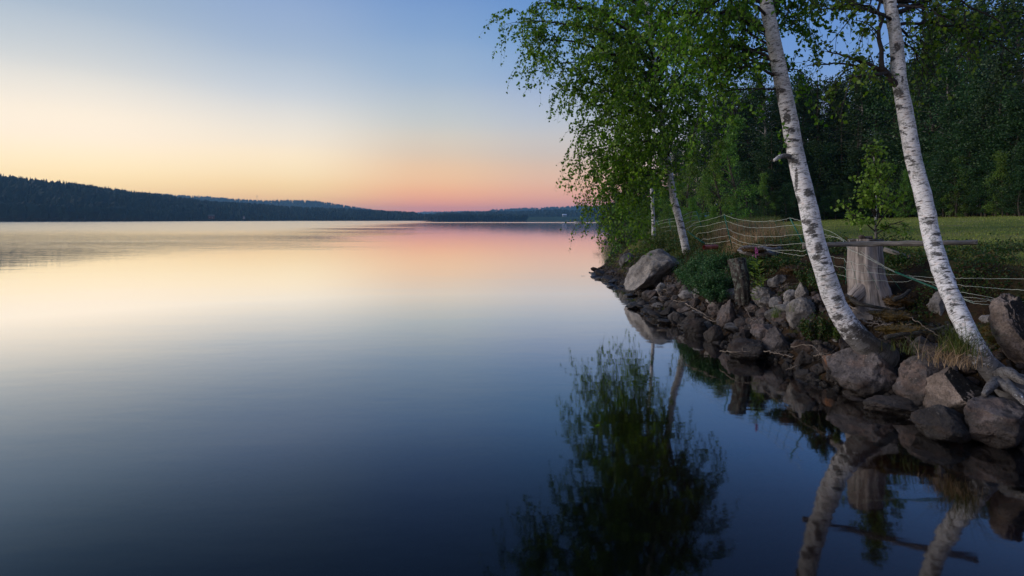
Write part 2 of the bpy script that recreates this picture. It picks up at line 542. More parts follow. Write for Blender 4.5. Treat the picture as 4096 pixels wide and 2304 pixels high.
# ------------------------------------------------------------------ terrain
SYT = [-30, 0, 2, 4.36, 4.88, 5.45, 6.4, 7.3, 7.9, 9.5, 10.45, 11.6, 13, 14.6, 17.7, 19.3, 20.8, 22.3, 28.4, 41, 60, 80, 93, 200, 600, 2500]
SXT = [5.6, 4.8, 4.5, 4.16, 3.84, 3.58, 3.38, 3.28, 3.14, 3.0, 2.72, 2.62, 2.85, 2.95, 2.85, 2.72, 3.5, 4.6, 6.2, 9.3, 12.5, 15.4, 18.2, 48, 160, 700]
PS = [-400, -60, -10, -3, -1, 0, .4, .8, 1.2, 1.7, 2.5, 5, 10, 25, 40, 80, 150, 600]
PZ = [-8, -5, -2.4, -1.05, -.42, -.03, .24, .66, 1.0, 1.27, 1.41, 1.51, 1.66, 2.2, 2.75, 4.2, 7.5, 24]


def shore(y):
    return np.interp(y, SYT, SXT)


def ground_z(x, y):
    x = np.asarray(x, float)
    y = np.asarray(y, float)
    s = x - shore(y)
    z = np.interp(np.where(s > 0, s * np.interp(y, [4.9, 6.3], [.72, 1.0]), s), PS, PZ)
    q = np.stack([x, y, np.zeros_like(x)], -1)
    amp = np.interp(s, [-6, -1, .2, 1.6, 2.6, 30, 90], [.12, .05, .05, .07, .02, .05, .4])
    return z + amp * fbm(q * np.where(s > 30, .12, 1.6)[..., None], 3)


def lawn_edge(y):
    return np.interp(y, [6, 7, 9.5, 12], [1.65, 1.85, 2.6, 2.75])


def hit(u, v, d0=3.0, d1=80.0):
    """where the line of sight of a photo pixel meets the ground (or water)"""
    d = np.linspace(d0, d1, 4000)
    x = (u - 512) / F * d
    z = H - (v - HOR) / F * d
    g = np.maximum(ground_z(x, d), 0)
    k = np.argmax(z <= g)
    return float(d[k]) if (z <= g).any() else d1


ys = np.concatenate([np.linspace(-30, 2, 14), np.linspace(2.2, 13, 130), np.linspace(13.2, 45, 120), np.geomspace(46, 2500, 44)])
ss = np.concatenate([-np.geomspace(400, 2.6, 26), np.linspace(-2.5, 4, 120), np.linspace(4.2, 12, 26), np.geomspace(12.6, 600, 40)])
gy, gs = np.meshgrid(ys, ss, indexing='ij')
gx = shore(gy) + gs
gz = ground_z(gx, gy)
ny, ns = gy.shape
ii = np.arange(ny - 1)[:, None] * ns + np.arange(ns - 1)[None]
fq = np.stack([ii, ii + 1, ii + ns + 1, ii + ns], -1).reshape(-1, 4)
zone = np.clip((gs - lawn_edge(gy) + .2 + .5 * fbm(np.stack([gx, gy, gx * 0], -1) * .9, 3)) / .5, 0, 1) * np.clip((gx / np.maximum(gy, 1) - .36) / .05, 0, 1)
zone = np.maximum(zone, .4 * np.clip((gy - 12.8) / 1.5, 0, 1) * np.clip((gs - .3) / .3, 0, 1))
wood = np.clip((gy - 44) / 6, 0, 1)
mb = MB()
mb.add(np.stack([gx, gy, gz], -1).reshape(-1, 3), fq, zone=zone.ravel(), wood=wood.ravel())
m, nt = new_mat('ground')
g = node(nt, 'ShaderNodeNewGeometry')
pos = g.outputs['Position']
zn = node(nt, 'ShaderNodeAttribute', attribute_name='zone').outputs['Fac']
wd = node(nt, 'ShaderNodeAttribute', attribute_name='wood').outputs['Fac']
n1, n2, n3 = noise_(nt, pos, 3, 6, .65), noise_(nt, pos, 30, 5, .7), noise_(nt, pos, .7, 4)
soil = ramp(nt, n1, [(.3, (.010, .008, .006)), (.46, (.024, .018, .013)), (.56, (.05, .03, .016)), (.68, (.028, .036, .014))])
soil = mixc(nt, smooth(nt, n2, .45, .65), soil, mixc(nt, .5, soil, (.008, .006, .005, 1)))
gr = ramp(nt, n3, [(.3, (.14, .18, .035)), (.5, (.20, .23, .045)), (.68, (.27, .25, .09))])
gr = mixc(nt, math_(nt, 'MULTIPLY', smooth(nt, noise_(nt, pos, 1.6, 5), .58, .66), .5), gr, (.15, .10, .06, 1))
gr = mixc(nt, math_(nt, 'MULTIPLY', n2, .6), gr, mixc(nt, .6, gr, (.02, .03, .008, 1)))
gr = mixc(nt, smooth(nt, noise_(nt, pos, 45, 1), .76, .79), gr, (.35, .34, .28, 1))
c = mixc(nt, zn, soil, gr)
c = mixc(nt, wd, c, (.02, .025, .012, 1))
# lake bed: brown silt
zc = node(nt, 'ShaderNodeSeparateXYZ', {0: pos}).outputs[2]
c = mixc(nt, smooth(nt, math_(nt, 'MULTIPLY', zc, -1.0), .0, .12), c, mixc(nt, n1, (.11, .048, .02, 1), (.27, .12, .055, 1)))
c = mixc(nt, smooth(nt, math_(nt, 'MULTIPLY', zc, -1.0), .35, 1.1), c, (.004, .004, .004, 1))  # deeper bed painted near black, standing in for light lost in deep water
p_ = node(nt, 'ShaderNodeBsdfPrincipled', {'Base Color': c, 'Roughness': .95, 'Specular IOR Level': .1, 'Normal': bump(nt, math_(nt, 'ADD', n1, math_(nt, 'MULTIPLY', n2, .4)), .9, .05)})
finish(nt, p_.outputs[0])
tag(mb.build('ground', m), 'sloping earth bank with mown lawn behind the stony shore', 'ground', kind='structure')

# ------------------------------------------------------------------ water
m, nt = new_mat('lake_water')
g = node(nt, 'ShaderNodeNewGeometry')
pos = g.outputs['Position']
sp = node(nt, 'ShaderNodeSeparateXYZ', {0: pos})
X, Y = sp.outputs[0], sp.outputs[1]
# a wind-ruffled sheet over the far left water, streaky at its edge
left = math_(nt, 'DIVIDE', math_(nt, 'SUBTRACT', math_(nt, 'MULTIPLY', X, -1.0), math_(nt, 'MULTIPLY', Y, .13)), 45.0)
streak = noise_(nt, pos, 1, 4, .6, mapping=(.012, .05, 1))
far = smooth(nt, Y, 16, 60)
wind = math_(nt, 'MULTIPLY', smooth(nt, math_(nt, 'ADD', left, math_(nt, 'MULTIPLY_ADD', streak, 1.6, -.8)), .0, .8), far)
# far streaks of ruffled water close under the opposite shore
band = math_(nt, 'MULTIPLY', smooth(nt, Y, 310, 345), math_(nt, 'SUBTRACT', 1.0, smooth(nt, Y, 400, 430)))
wind = math_(nt, 'MAXIMUM', wind, band)
rp = noise_(nt, pos, 1, 3, .55, mapping=(.55, 1.1, 1))
rp2 = noise_(nt, pos, 1, 2, .5, mapping=(2.0, 5.0, 1))
calm = noise_(nt, pos, 1, 2, .5, mapping=(.35, .9, 1))
hgt = math_(nt, 'ADD', math_(nt, 'MULTIPLY', math_(nt, 'ADD', rp, math_(nt, 'MULTIPLY', rp2, .4)), math_(nt, 'MULTIPLY', wind, math_(nt, 'MULTIPLY_ADD', smooth(nt, Y, 45, 110), -.07, .075))), math_(nt, 'ADD', math_(nt, 'MULTIPLY', calm, .0035), math_(nt, 'MULTIPLY', rp2, .0010)))
nb = node(nt, 'ShaderNodeBump', {'Height': hgt, 'Strength': 1.0, 'Distance': 1.0}).outputs[0]
rough = math_(nt, 'MULTIPLY_ADD', wind, math_(nt, 'MULTIPLY_ADD', smooth(nt, Y, 45, 110), .12, .045), .045)
fr = node(nt, 'ShaderNodeFresnel', {'IOR': 1.33}).outputs[0]
fac = math_(nt, 'MULTIPLY', fr, math_(nt, 'MULTIPLY_ADD', smooth(nt, fr, .045, .15), 1.15, 1.05), clamp=True)
gl = node(nt, 'ShaderNodeBsdfGlossy', {'Color': mixc(nt, wind, (1, 1, 1, 1), (1, .92, .77, 1)), 'Roughness': rough, 'Normal': nb}, distribution='MULTI_GGX')  # warm tint paints the low sky glow into reflections off ruffled water
tr = node(nt, 'ShaderNodeBsdfTransparent', {'Color': (.66, .36, .19, 1)})
body = node(nt, 'ShaderNodeBsdfDiffuse', {'Color': (.0035, .005, .0065, 1)})
under = node(nt, 'ShaderNodeMixShader', {0: .3, 1: tr.outputs[0], 2: body.outputs[0]})
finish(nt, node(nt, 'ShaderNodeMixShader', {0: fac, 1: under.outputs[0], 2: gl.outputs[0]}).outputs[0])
mb = MB()
wx = np.array([-5200, -600, -100, -20, 0, 10, 40, 300, 5200.])
wy = np.array([-60, -5, 3, 10, 30, 100, 400, 1500, 6200.])
ww = np.stack(np.meshgrid(wx, wy, indexing='ij'), -1)
ww = np.concatenate([ww, np.zeros(ww.shape[:2] + (1,))], -1)
nn = len(wy)
ii = np.arange(len(wx) - 1)[:, None] * nn + np.arange(nn - 1)[None]
mb.add(ww.reshape(-1, 3), np.stack([ii, ii + nn, ii + nn + 1, ii + 1], -1).reshape(-1, 4))
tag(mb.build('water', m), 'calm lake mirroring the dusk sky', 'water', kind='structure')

# ------------------------------------------------------------------ far hills and woods
m_hill = plain_mat('hill_forest', (.012, .02, .014), .95, .3, .02, .05)
m_hill2 = leaf_mat('hill_trees', (.004, .009, .007), (.007, .014, .009), (.012, .022, .012), .0, .9)
m_field = plain_mat('far_field', (.032, .058, .026), .95, .3, .02, .05)


def hill(name, pts, base_d, depth, ntree, hmean, label, wname='far_forest', wlabel=None, seed=1, rows=14, hfac=((-999, 1.0), (999, 1.0))):
    """a wooded ridge: pts = (column, row of the skyline) on the photo, base_d = distance of its foot at these columns"""
    r = np.random.default_rng(seed)
    pu = np.array([p[0] for p in pts], float)
    pv = np.array([p[1] for p in pts], float)
    bd = np.interp(pu, [b[0] for b in base_d], [b[1] for b in base_d])
    u = np.linspace(pu[0], pu[-1], 90)
    v = np.interp(u, pu, pv)
    d0 = np.interp(u, pu, bd)
    d1 = d0 + depth
    hf = lambda q: hmean * np.interp(q, [a_[0] for a_ in hfac], [a_[1] for a_ in hfac])
    zr = np.maximum(H + (HOR - v) / F * d1 - hf(u) * 1.2, .3)

    def surf(uu, t):
        a0 = np.interp(uu, u, d0)
        zt = np.interp(uu, u, zr)
        d = a0 + t * depth
        tt = np.clip(t, 0, 1)
        z = zt * (1 - (1 - tt) ** 1.6) * np.where(t > 1, 1 - (t - 1) * 1.4, 1) + .15
        return np.stack([(uu - 512) / F * d, d, z], -1)
    tv = np.concatenate([[-.06], np.linspace(0, 1, rows), [1.35, 1.75]])
    U, T = np.meshgrid(u, tv, indexing='ij')
    g = surf(U, np.maximum(T, 0))
    g[:, 0, 2] = -1.2
    g[:, -1, 2] = -1.2
    n = len(tv)
    ii = np.arange(len(u) - 1)[:, None] * n + np.arange(n - 1)[None]
    mb = MB()
    mb.add(g.reshape(-1, 3), np.stack([ii, ii + n, ii + n + 1, ii + 1], -1).reshape(-1, 4))
    tag(mb.build(name, m_hill), label, 'hill', kind='structure')
    # its trees: a far-off wood read as one mass
    k = np.concatenate([np.zeros(ntree // 5), r.uniform(0, 1, ntree - 2 * (ntree // 5)) ** .8, np.ones(ntree // 5)]) + r.normal(0, .02, ntree // 5 * 2 + (ntree - 2 * (ntree // 5)))
    uu = r.uniform(u[0], u[-1], len(k))
    b = surf(uu, np.clip(k, 0.002, 1.03))
    h = hf(uu) * r.uniform(.55, 1.25, len(k))
    con = r.random(len(k)) < .6
    w = h * np.where(con, r.uniform(.13, .2, len(k)), r.uniform(.24, .36, len(k)))
    nseg = 6
    th = np.linspace(0, 2 * np.pi, nseg, endpoint=False)
    lev = [(.0, .45, .25), (.22, 1.0, .85), (.55, .62, 1.0), (.82, .26, .62)]
    vs = []
    for (t, rc, rd) in lev:
        rr = (w * np.where(con, rc, rd))[:, None] * r.uniform(.65, 1.3, (len(k), nseg))
        tw = r.uniform(-.06, .06, (len(k), nseg))
        vs.append(np.stack([b[:, None, 0] + np.cos(th) * rr, b[:, None, 1] + np.sin(th) * rr, b[:, None, 2] - .5 + (t + tw) * h[:, None]], -1))
    vs = np.concatenate(vs, 1)
    tip = b + np.stack([0 * h, 0 * h, h * np.where(con, 1.05, .95)], -1)
    vs = np.concatenate([vs, tip[:, None]], 1)
    m_ = vs.shape[1]
    base = np.arange(len(k))[:, None] * m_
    fs = []
    for a in range(len(lev) - 1):
        for j in range(nseg):
            j2 = (j + 1) % nseg
            fs.append(np.concatenate([base + a * nseg + j, base + a * nseg + j2, base + (a + 1) * nseg + j2, base + (a + 1) * nseg + j], 1))
    ft = [np.concatenate([base + 3 * nseg + j, base + 3 * nseg + (j + 1) % nseg, base + m_ - 1], 1) for j in range(nseg)]
    mb = MB()
    mb.add(vs.reshape(-1, 3), [np.concatenate(fs), np.concatenate(ft)])
    tag(mb.build(wname, m_hill2, smooth_=False), wlabel or 'dense wood covering ' + label, 'forest', kind='stuff')


hill('hill', [(-90, 160), (-40, 168), (0, 174), (40, 179), (80, 183), (119, 189), (159, 193), (195, 198.5), (222, 201), (258, 203), (298, 206), (338, 207.5), (378, 209.4), (417, 211.5), (433, 217)],
     [(-90, 470), (100, 600), (200, 780), (300, 950), (433, 1100)], 260, 7500, 14, 'dark wooded hill on the opposite shore', wlabel='dark conifer wood covering the near hill across the lake', seed=3, hfac=((100, 1.15), (180, .8), (260, .6), (433, .55)))
hill('hill_ridge', [(120, 190.5), (160, 193), (208, 195.8), (236, 198.2), (262, 199.8), (289, 199.2), (315, 199.8), (332, 202.5), (354, 206), (372, 208.8), (400, 213), (430, 216)],
     [(120, 2100), (430, 2100)], 600, 3500, 12, 'blue long ridge behind the dark wooded hill', wlabel='hazy wood on the blue ridge', seed=4)
hill('hill_far', [(470, 214), (486, 210.8), (491, 209), (520, 207.3), (550, 206.4), (579, 205.2), (598, 205), (640, 203), (700, 203), (800, 204)],
     [(470, 2600), (800, 2600)], 700, 3500, 13, 'hazy blue hill beyond the far right arm of the lake', wlabel='hazy wood on the far blue hill', seed=5)
hill('hill_low', [(424, 214), (437, 212), (462, 211), (491, 210.4), (520, 210.4), (554, 208.4), (579, 209), (610, 208), (680, 206)],
     [(424, 1350), (680, 1350)], 420, 3600, 12, 'low wooded hill along the end of the lake', wlabel='wood along the end of the lake', seed=6)
hill('headland', [(425, 217), (432, 214.5), (445, 215), (472, 213.6), (500, 213.4), (522, 214.6), (526, 217)],
     [(425, 1000), (526, 1080)], 60, 900, 11, 'dark tree covered headland', wlabel='dark row of trees at the end of the lake', seed=8, rows=5)
hill('hill_horizon', [(405, 212), (425, 210.6), (470, 210), (500, 212)], [(405, 4200), (500, 4200)], 500, 600, 10, 'faint farthest ridge at the horizon', wlabel='wood on the faintest ridge', seed=9, rows=5)
mb = MB()
fu = np.linspace(518, 660, 20)
fa = np.stack([(fu - 512) / F * 1180, fu * 0 + 1180, fu * 0 + .1], -1)
fb = np.stack([(fu - 512) / F * 1345, fu * 0 + 1345, fu * 0 + 9.0], -1)
mb.add(np.concatenate([fa, fb]), np.stack([np.arange(19), np.arange(1, 20), np.arange(21, 40), np.arange(20, 39)], -1))
tag(mb.build('field', m_field), 'pale green meadow on the far shore', 'field', kind='structure')


def box(mb, c, s, rz=0):
    v = np.array([[x, y, z] for z in (-.5, .5) for y in (-.5, .5) for x in (-.5, .5)]) * np.array(s)
    ca, sa = math.cos(rz), math.sin(rz)
    v = np.stack([v[:, 0] * ca - v[:, 1] * sa, v[:, 0] * sa + v[:, 1] * ca, v[:, 2]], -1) + np.array(c)
    mb.add(v, np.array([[0, 2, 3, 1], [4, 5, 7, 6], [0, 1, 5, 4], [2, 6, 7, 3], [0, 4, 6, 2], [1, 3, 7, 5]]))


def cottage(u, d, z, w, h, wallm, roofm, label, rz=0.2):
    p = P(u, HOR, d)
    t = thing('cottage', label, 'house', (p.x, d, z))
    a = MB()
    box(a, (0, 0, h * .3), (w, w * .7, h * .6 + 1))
    a.build('wall', wallm, t, False)
    a = MB()
    hw, hd = w * .56, w * .42
    v = np.array([[-hw, -hd, h * .6], [hw, -hd, h * .6], [hw, hd, h * .6], [-hw, hd, h * .6], [-hw, 0, h], [hw, 0, h]])
    a.add(v, [np.array([[0, 1, 5, 4], [2, 3, 4, 5], [3, 2, 1, 0]]), np.array([[0, 4, 3], [1, 2, 5]])])
    a.build('roof', roofm, t, False)
    a = MB()
    box(a, (-w * .2, -w * .36, h * .32), (w * .16, .12, h * .3))
    a.build('window', pale_p, t, False)
    a = MB()
    box(a, (w * .22, -w * .36, h * .24), (w * .14, .12, h * .46))
    a.build('door', pale_p, t, False)
    t.rotation_euler = (0, 0, rz)


white_p = plain_mat('white_paint', (.75, .76, .78), .6, .1)
pale_p = plain_mat('weathered_paint', (.17, .19, .23), .7, .1)
red_p = plain_mat('red_paint', (.09, .03, .026), .8, .2)
dark_roof = plain_mat('dark_roof', (.06, .06, .07), .7, .2)
blue_roof = plain_mat('pale_metal_roof', (.55, .62, .75), .4, .1)
cottage(211.5, 785, 3.4, 7.0, 5.5, red_p, dark_roof, 'small red cottage on the dark wooded shore')
cottage(244, 830, 3.4, 2.4, 4, pale_p, dark_roof, 'small pale cottage among trees on the dark shore', -.3)
cottage(564.5, 1300, 9.0, 8.5, 6, pale_p, blue_roof, 'far farmhouse with pale blue roof above the meadow')
p = P(257, 200.5, 2560)
t = thing('radio_mast', 'thin radio mast on top of the blue ridge', 'mast', p)
a = MB()
tube(a, [(0, 0, -6), (0, 0, 26)], [.8, .3], 4)
a.build('mast_pole', dark_roof, t)
a = MB()
box(a, (0, 0, 18), (1.6, .8, 5))
a.build('antenna', dark_roof, t)

# small motor boat, bow towards the viewer's side
bp = P(577.5, 222.8, 340)
t = thing('motor_boat', 'small white motor boat far out on the lake', 'boat', (bp.x, 340, 0))
a = MB()
st = [(-1.9, .75, .0), (-1.0, .85, .0), (.3, .8, .02), (1.2, .55, .08), (1.9, .06, .2)]
v = []
for x, w, k in st:
    v += [(x, -w, .62 + k), (x, -w * .8, .02), (x, 0, -.12 + k), (x, w * .8, .02), (x, w, .62 + k)]
f = [[5 * i + j, 5 * i + j + 1, 5 * i + j + 6, 5 * i + j + 5] for i in range(4) for j in range(4)]
a.add(v, [np.array(f), np.array([[0, 1, 2, 3, 4][::-1]])])
a.build('hull', white_p, t)
a = MB()
box(a, (.2, 0, .5), (2.6, 1.4, .06))
box(a, (-.6, 0, .68), (.3, 1.3, .3))
a.build('deck', dark_roof, t, False)
a = MB()
box(a, (-1.95, 0, .75), (.35, .32, .5))
box(a, (-2.0, 0, .25), (.15, .15, .8))
a.build('outboard_motor', dark_roof, t, False)
a = MB()
box(a, (.5, 0, .95), (.08, 1.15, .5))
a.build('windscreen', dark_roof, t, False)
t.rotation_euler = (0, 0, R(165))


# ------------------------------------------------------------------ birches
def put_dark(v, scars, tilt=0.0):
    """scar strength of each bark vertex: scars = photo pixel (1024 scale) ellipses seen on the front of the stem"""
    u = 512 + v[:, 0] / v[:, 1] * F
    w = HOR - (v[:, 2] - H) / v[:, 1] * F
    d = np.zeros(len(v))
    for (cx, cy, rx, ry, k) in scars:
        du, dw = u - cx, w - cy
        du, dw = du, dw - k * du
        e = (du / rx / .95) ** 2 + (dw / ry / .8) ** 2
        d = np.maximum(d, np.clip(1.25 - e * .6, 0, 1))
    return d


def sub(mbw, mbl, s, d, L, droop, r0, leaf, per, r, twig=True, hang=.8, spread=.9):
    """a twig: drooping path with leaves, and side twigs"""
    n = 6
    t = np.linspace(0, 1, n)[:, None]
    d = d / (np.linalg.norm(d) + 1e-9)
    w = r.normal(size=3) * .12 * L
    pts = s + d * L * t + w * np.sin(t * 3.0) + np.array([0, 0, -droop * L]) * t ** 2
    tube(mbw, pts, np.linspace(r0, r0 * .35, n), 3, cap=False)
    nl = max(3, int(L * per))
    tt = r.uniform(.12, 1.02, nl)
    q = np.stack([np.interp(tt, t[:, 0], pts[:, k]) for k in range(3)], -1) + r.normal(size=(nl, 3)) * .022
    ax = r.normal(size=(nl, 3)) * spread + np.array([0, 0, -hang])
    leaves(mbl, q, ax, leaf * r.uniform(.65, 1.2, nl), .74, .10, r)
    if twig:
        for _ in range(max(2, int(L * 8))):
            a = r.uniform(.2, 1.0)
            q0 = np.array([np.interp(a, t[:, 0], pts[:, k]) for k in range(3)])
            dd = d * .6 + r.normal(size=3) * .7 + np.array([0, 0, -.35])
            sub(mbw, mbl, q0, dd, L * r.uniform(.28, .6), droop * 1.3, r0 * .6, leaf, per, r, False, hang, spread)


def limb(mbw, mbl, s, e, lift, r0, r, leaf, per, step=.17, sublen=(.35, .8), t0=.2, droop=.5, mbw_attr=False):
    s, e = np.array(s, float), np.array(e, float)
    n = 12
    c = (s + e) / 2 + np.array([0, 0, lift])
    t = np.linspace(0, 1, n)[:, None]
    pts = (1 - t) ** 2 * s + 2 * t * (1 - t) * c + t ** 2 * e
    L = np.linalg.norm(np.diff(pts, axis=0), axis=1).sum()
    pts = pts + .035 * L * fbm(np.concatenate([t * 4, t * 0 + s[0], t * 0 + s[2]], 1)[..., None] * np.ones(3) + np.arange(3) * 7.7, 2)[..., :3].reshape(n, -1)[:, :3] * np.sin(t * np.pi) if False else pts + r.normal(size=(n, 3)) * .012 * L * np.sin(t * np.pi)
    tube(mbw, pts, r0 * (1 - t[:, 0]) ** .8 + .004, 6, cap=False)
    tan = np.gradient(pts, axis=0)
    k = max(3, int(L / step))
    for a in np.sort(r.uniform(t0, 1.0, k)):
        q = np.array([np.interp(a, t[:, 0], pts[:, j]) for j in range(3)])
        dd = np.array([np.interp(a, t[:, 0], tan[:, j]) for j in range(3)])
        dd = dd / np.linalg.norm(dd)
        side = r.normal(size=3)
        side -= dd * side.dot(dd)
        side /= np.linalg.norm(side)
        d2 = dd * r.uniform(.3, .9) + side * r.uniform(.5, 1.0) + np.array([0, 0, .05])
        sub(mbw, mbl, q, d2, r.uniform(*sublen), droop, .006, leaf, per, r)
    return pts


def trunk_pts(rows, n):
    """rows: (photo column, photo row, distance, radius)"""
    p = spline([P(u, v, d) for u, v, d, _ in rows], n)
    t = np.linspace(0, len(rows) - 1, n)
    rad = np.interp(t, np.arange(len(rows)), [q[3] for q in rows])
    return p, rad


def birch_trunk(tname, rows, parent, scars, m_, n=260, seg=36, seed=0, lobes=None):
    p, rad = trunk_pts(rows, n)
    mb = MB()
    v = tube(mb, p, rad, seg, True, True, .05, seed, lobes)
    mb.at['dark'] = [put_dark(v, scars)]
    mb.v[0] = rebase(mb.v[0], parent)
    return mb.build(tname, m_, parent), p, rad


def shift(mb, o):
    off = np.array(o.location)
    mb.v = [v - off for v in mb.v]


q = 1 / 2.5156
# birch nearest the water
rows1 = [(884, 358, 5.95, .16), (873, 351, 5.9, .135), (855, 334, 5.92, .118), (838.5, 310, 5.98, .106), (826.5, 278, 6.03, .099), (815, 240, 6.08, .098), (806.5, 199, 6.12, .090), (796.5, 159, 6.16, .086),
         (789.5, 119, 6.18, .082), (781.5, 80, 6.2, .078), (773.5, 40, 6.2, .073), (765.5, 0, 6.2, .068), (755, -60, 6.2, .060), (742, -130, 6.2, .048), (728, -210, 6.2, .034), (715, -290, 6.2, .012)]
base = P(873, 351, 5.9)
t1 = thing('birch_tree', 'white birch leaning from the shore stones, broken branch stub on its trunk', 'tree', (base.x, base.y, base.z - .1))


def z6(x, y, w, h, k=0):
    return (725 + x * .1172, y * .1172, w * .0586, h * .0586, k)


def z8(x, y, w, h, k=0):
    return (725 + x * .1161, 100 + y * .1161, w * .058, h * .058, k)


def z2(x, y, w, h, k=0):
    return (775 + x * .09667, 225 + y * .09667, w * .0483, h * .0483, k)


def zb(x, y, w, h, k=0):
    return (862.5 + x * .07246, 220 + y * .07246, w * .0362, h * .0362, k)


sc1 = [z6(460, 770, 140, 50), z6(440, 830, 40, 150), z6(530, 1010, 70, 130), z6(560, 1110, 90, 60), z6(590, 1195, 100, 40), z6(510, 1260, 50, 140), z6(520, 940, 90, 25), z6(430, 520, 120, 40), z6(450, 640, 100, 30),
       z8(590, 520, 130, 60, .4), z8(560, 530, 60, 60), z8(615, 690, 30, 260), z8(720, 800, 90, 90), z8(630, 860, 40, 90), z8(700, 1050, 90, 60), z8(770, 1080, 80, 50), z8(740, 1130, 90, 60),
       z2(340, 70, 60, 40), z2(410, 110, 90, 60), z2(455, 240, 90, 130), z2(430, 340, 90, 80), z2(520, 395, 90, 50), z2(470, 460, 70, 40), z2(640, 760, 110, 80), z2(660, 855, 120, 36), z2(650, 950, 110, 100), z2(715, 1090, 100, 60), z2(870, 1090, 260, 70, .4), z2(960, 1200, 260, 90, .5), z2(1040, 1290, 200, 80)]
trunk1, p1, r1 = birch_trunk('trunk', rows1, t1, sc1, M['birch_bark_foot'], seed=2, n=320)
a = MB()
st = spline([P(797, 159, 6.18), P(789, 156.2, 6.14), P(781, 156.3, 6.1), P(774, 160.5, 6.06)], 16)
tube(a, st, np.linspace(.035, .016, 16), 10, True, True, .12, 5)
a.at['dark'] = [np.full(a.n, .32)]
shift(a, t1)
a.build('branch_stub', M['birch_bark'], t1)
r = np.random.default_rng(11)
bw, bl = MB(), MB()
LIMB1 = [  # start on trunk (row v), end (display px, distance), lift, radius
    (62, (1720, 120, 6.6), .25, .032), (35, (1640, 60, 6.4), .3, .034), (20, (1760, 40, 5.8), .3, .025), (78, (1780, 190, 6.1), .1, .022), (5, (1560, -60, 6.2), .3, .03), (55, (1810, 150, 6.5), .15, .02),
    (45, (1860, 60, 6.7), .15, .016), (-10, (1700, -40, 5.6), .3, .025), (-25, (1480, -120, 6.6), .4, .03), (-50, (1700, -160, 5.5), .3, .03), (40, (1830, 60, 7.0), .2, .02),
    (64, (1860, 160, 6.9), .1, .014), (20, (1990, 50, 6.9), .2, .016), (10, (2050, 10, 6.6), .3, .018), (90, (1790, 235, 6.3), .1, .014), (70, (1990, 175, 6.7), .05, .010),
    (-30, (2040, -110, 6.3), .3, .025), (-80, (1800, -260, 6.8), .3, .028), (-100, (1990, -300, 5.8), .3, .025), (-140, (1650, -380, 6.2), .3, .025), (-160, (1900, -420, 6.6), .3, .02), (-5, (1900, -20, 6.9), .2, .02), (-20, (1860, -60, 7.3), .2, .025),
    (50, (1690, 30, 6.8), .2, .02), (68, (1750, 150, 6.4), .15, .018)]
for v0, (ex, ey, ed), lf, rr in LIMB1:
    k = np.argmin(abs((HOR - (p1[:, 2] - H) / p1[:, 1] * F) - v0))
    limb(bw, bl, p1[k], PD(ex, ey, ed), lf + r.uniform(-.1, .15), rr * r.uniform(.45, .8), r, .052, 48, step=.09, sublen=(.25, .6))
# a few leaves on a water shoot under the crown
sub(bw, bl, np.array(P(790, 128, 6.1)), np.array([-.35, -.2, -.5]), .28, .4, .004, .05, 55, r, False)
sub(bw, bl, np.array(P(785, 118, 6.1)), np.array([-.35, -.3, -.3]), .22, .4, .004, .05, 55, r, False)
shift(bw, t1)
shift(bl, t1)
bw.build('branches', M['twig'], t1)
bl.build('crown', M['birch_leaf'], t1)
# second birch, at the frame's edge
rows2 = [(1018, 390, 4.8, .14), (1003, 381, 5.0, .11), (985, 362, 5.05, .088), (971, 338, 5.1, .080), (957.5, 310, 5.25, .078), (944, 278, 5.42, .077), (932.3, 240, 5.6, .077), (924, 199, 5.68, .074), (913.5, 159, 5.72, .071),
         (906.5, 119, 5.75, .070), (899.5, 80, 5.78, .066), (896, 40, 5.8, .060), (889.5, 0, 5.8, .056), (882, -60, 5.8, .05), (875, -140, 5.8, .04), (870, -230, 5.8, .026), (866, -300, 5.8, .01)]
base = P(1003, 381, 5.0)
t2 = thing('birch_tree', 'smooth white birch with spreading roots and low side branch', 'tree', (base.x, base.y, base.z - .1))
sc2 = [z6(1425, 500, 60, 70), z6(1470, 400, 70, 90), z6(1480, 790, 100, 90), z6(1490, 910, 90, 50), z6(1515, 680, 22, 70), z6(1515, 1130, 90, 36, .5), z6(1550, 1070, 46, 9), z6(1610, 1285, 56, 16, -.2), z6(1580, 1360, 110, 40, .45), z6(1540, 1350, 50, 50),
       z8(1575, 625, 60, 40), z8(1690, 712, 60, 22), z8(1660, 935, 60, 60), z8(1755, 1018, 140, 26, -.2), z8(1760, 1055, 120, 36),
       zb(930, 40, 200, 50), zb(1030, 200, 140, 60), zb(1020, 330, 180, 90), zb(1030, 470, 170, 70), zb(1100, 545, 130, 36), zb(1120, 660, 130, 40), zb(1160, 790, 110, 40), zb(1150, 865, 190, 24), zb(1200, 970, 180, 32, -.2), zb(1010, 710, 60, 40, .7), zb(1260, 1170, 200, 60), zb(1230, 1250, 60, 50), zb(1380, 1340, 110, 32, -.3)]
trunk2, p2, r2 = birch_trunk('trunk', rows2, t2, sc2, M['birch_bark_foot'], seed=4, n=320)
for k_, (pts_, r_) in enumerate([([(1000, 378, 4.92), (1008, 372, 4.85), (1018, 379, 4.75), (1034, 386, 4.65)], .06), ([(1000, 383, 4.85), (1010, 389, 4.7), (1024, 394, 4.6), (1040, 398, 4.5)], .055),
                                 ([(996, 380, 4.9), (990, 388, 4.75), (984, 395, 4.7)], .045), ([(1004, 380, 4.9), (1014, 392, 4.62), (1026, 403, 4.45), (1044, 412, 4.3)], .045)]):
    a = MB()
    tube(a, spline([P(*z) for z in pts_], 24), np.linspace(r_, .02, 24), 14, True, True, .25, 9 + k_)
    a.at['dark'] = [np.full(a.n, .42)]
    shift(a, t2)
    a.build('root', M['birch_bark_foot'], t2)
bw, bl = MB(), MB()
r = np.random.default_rng(21)
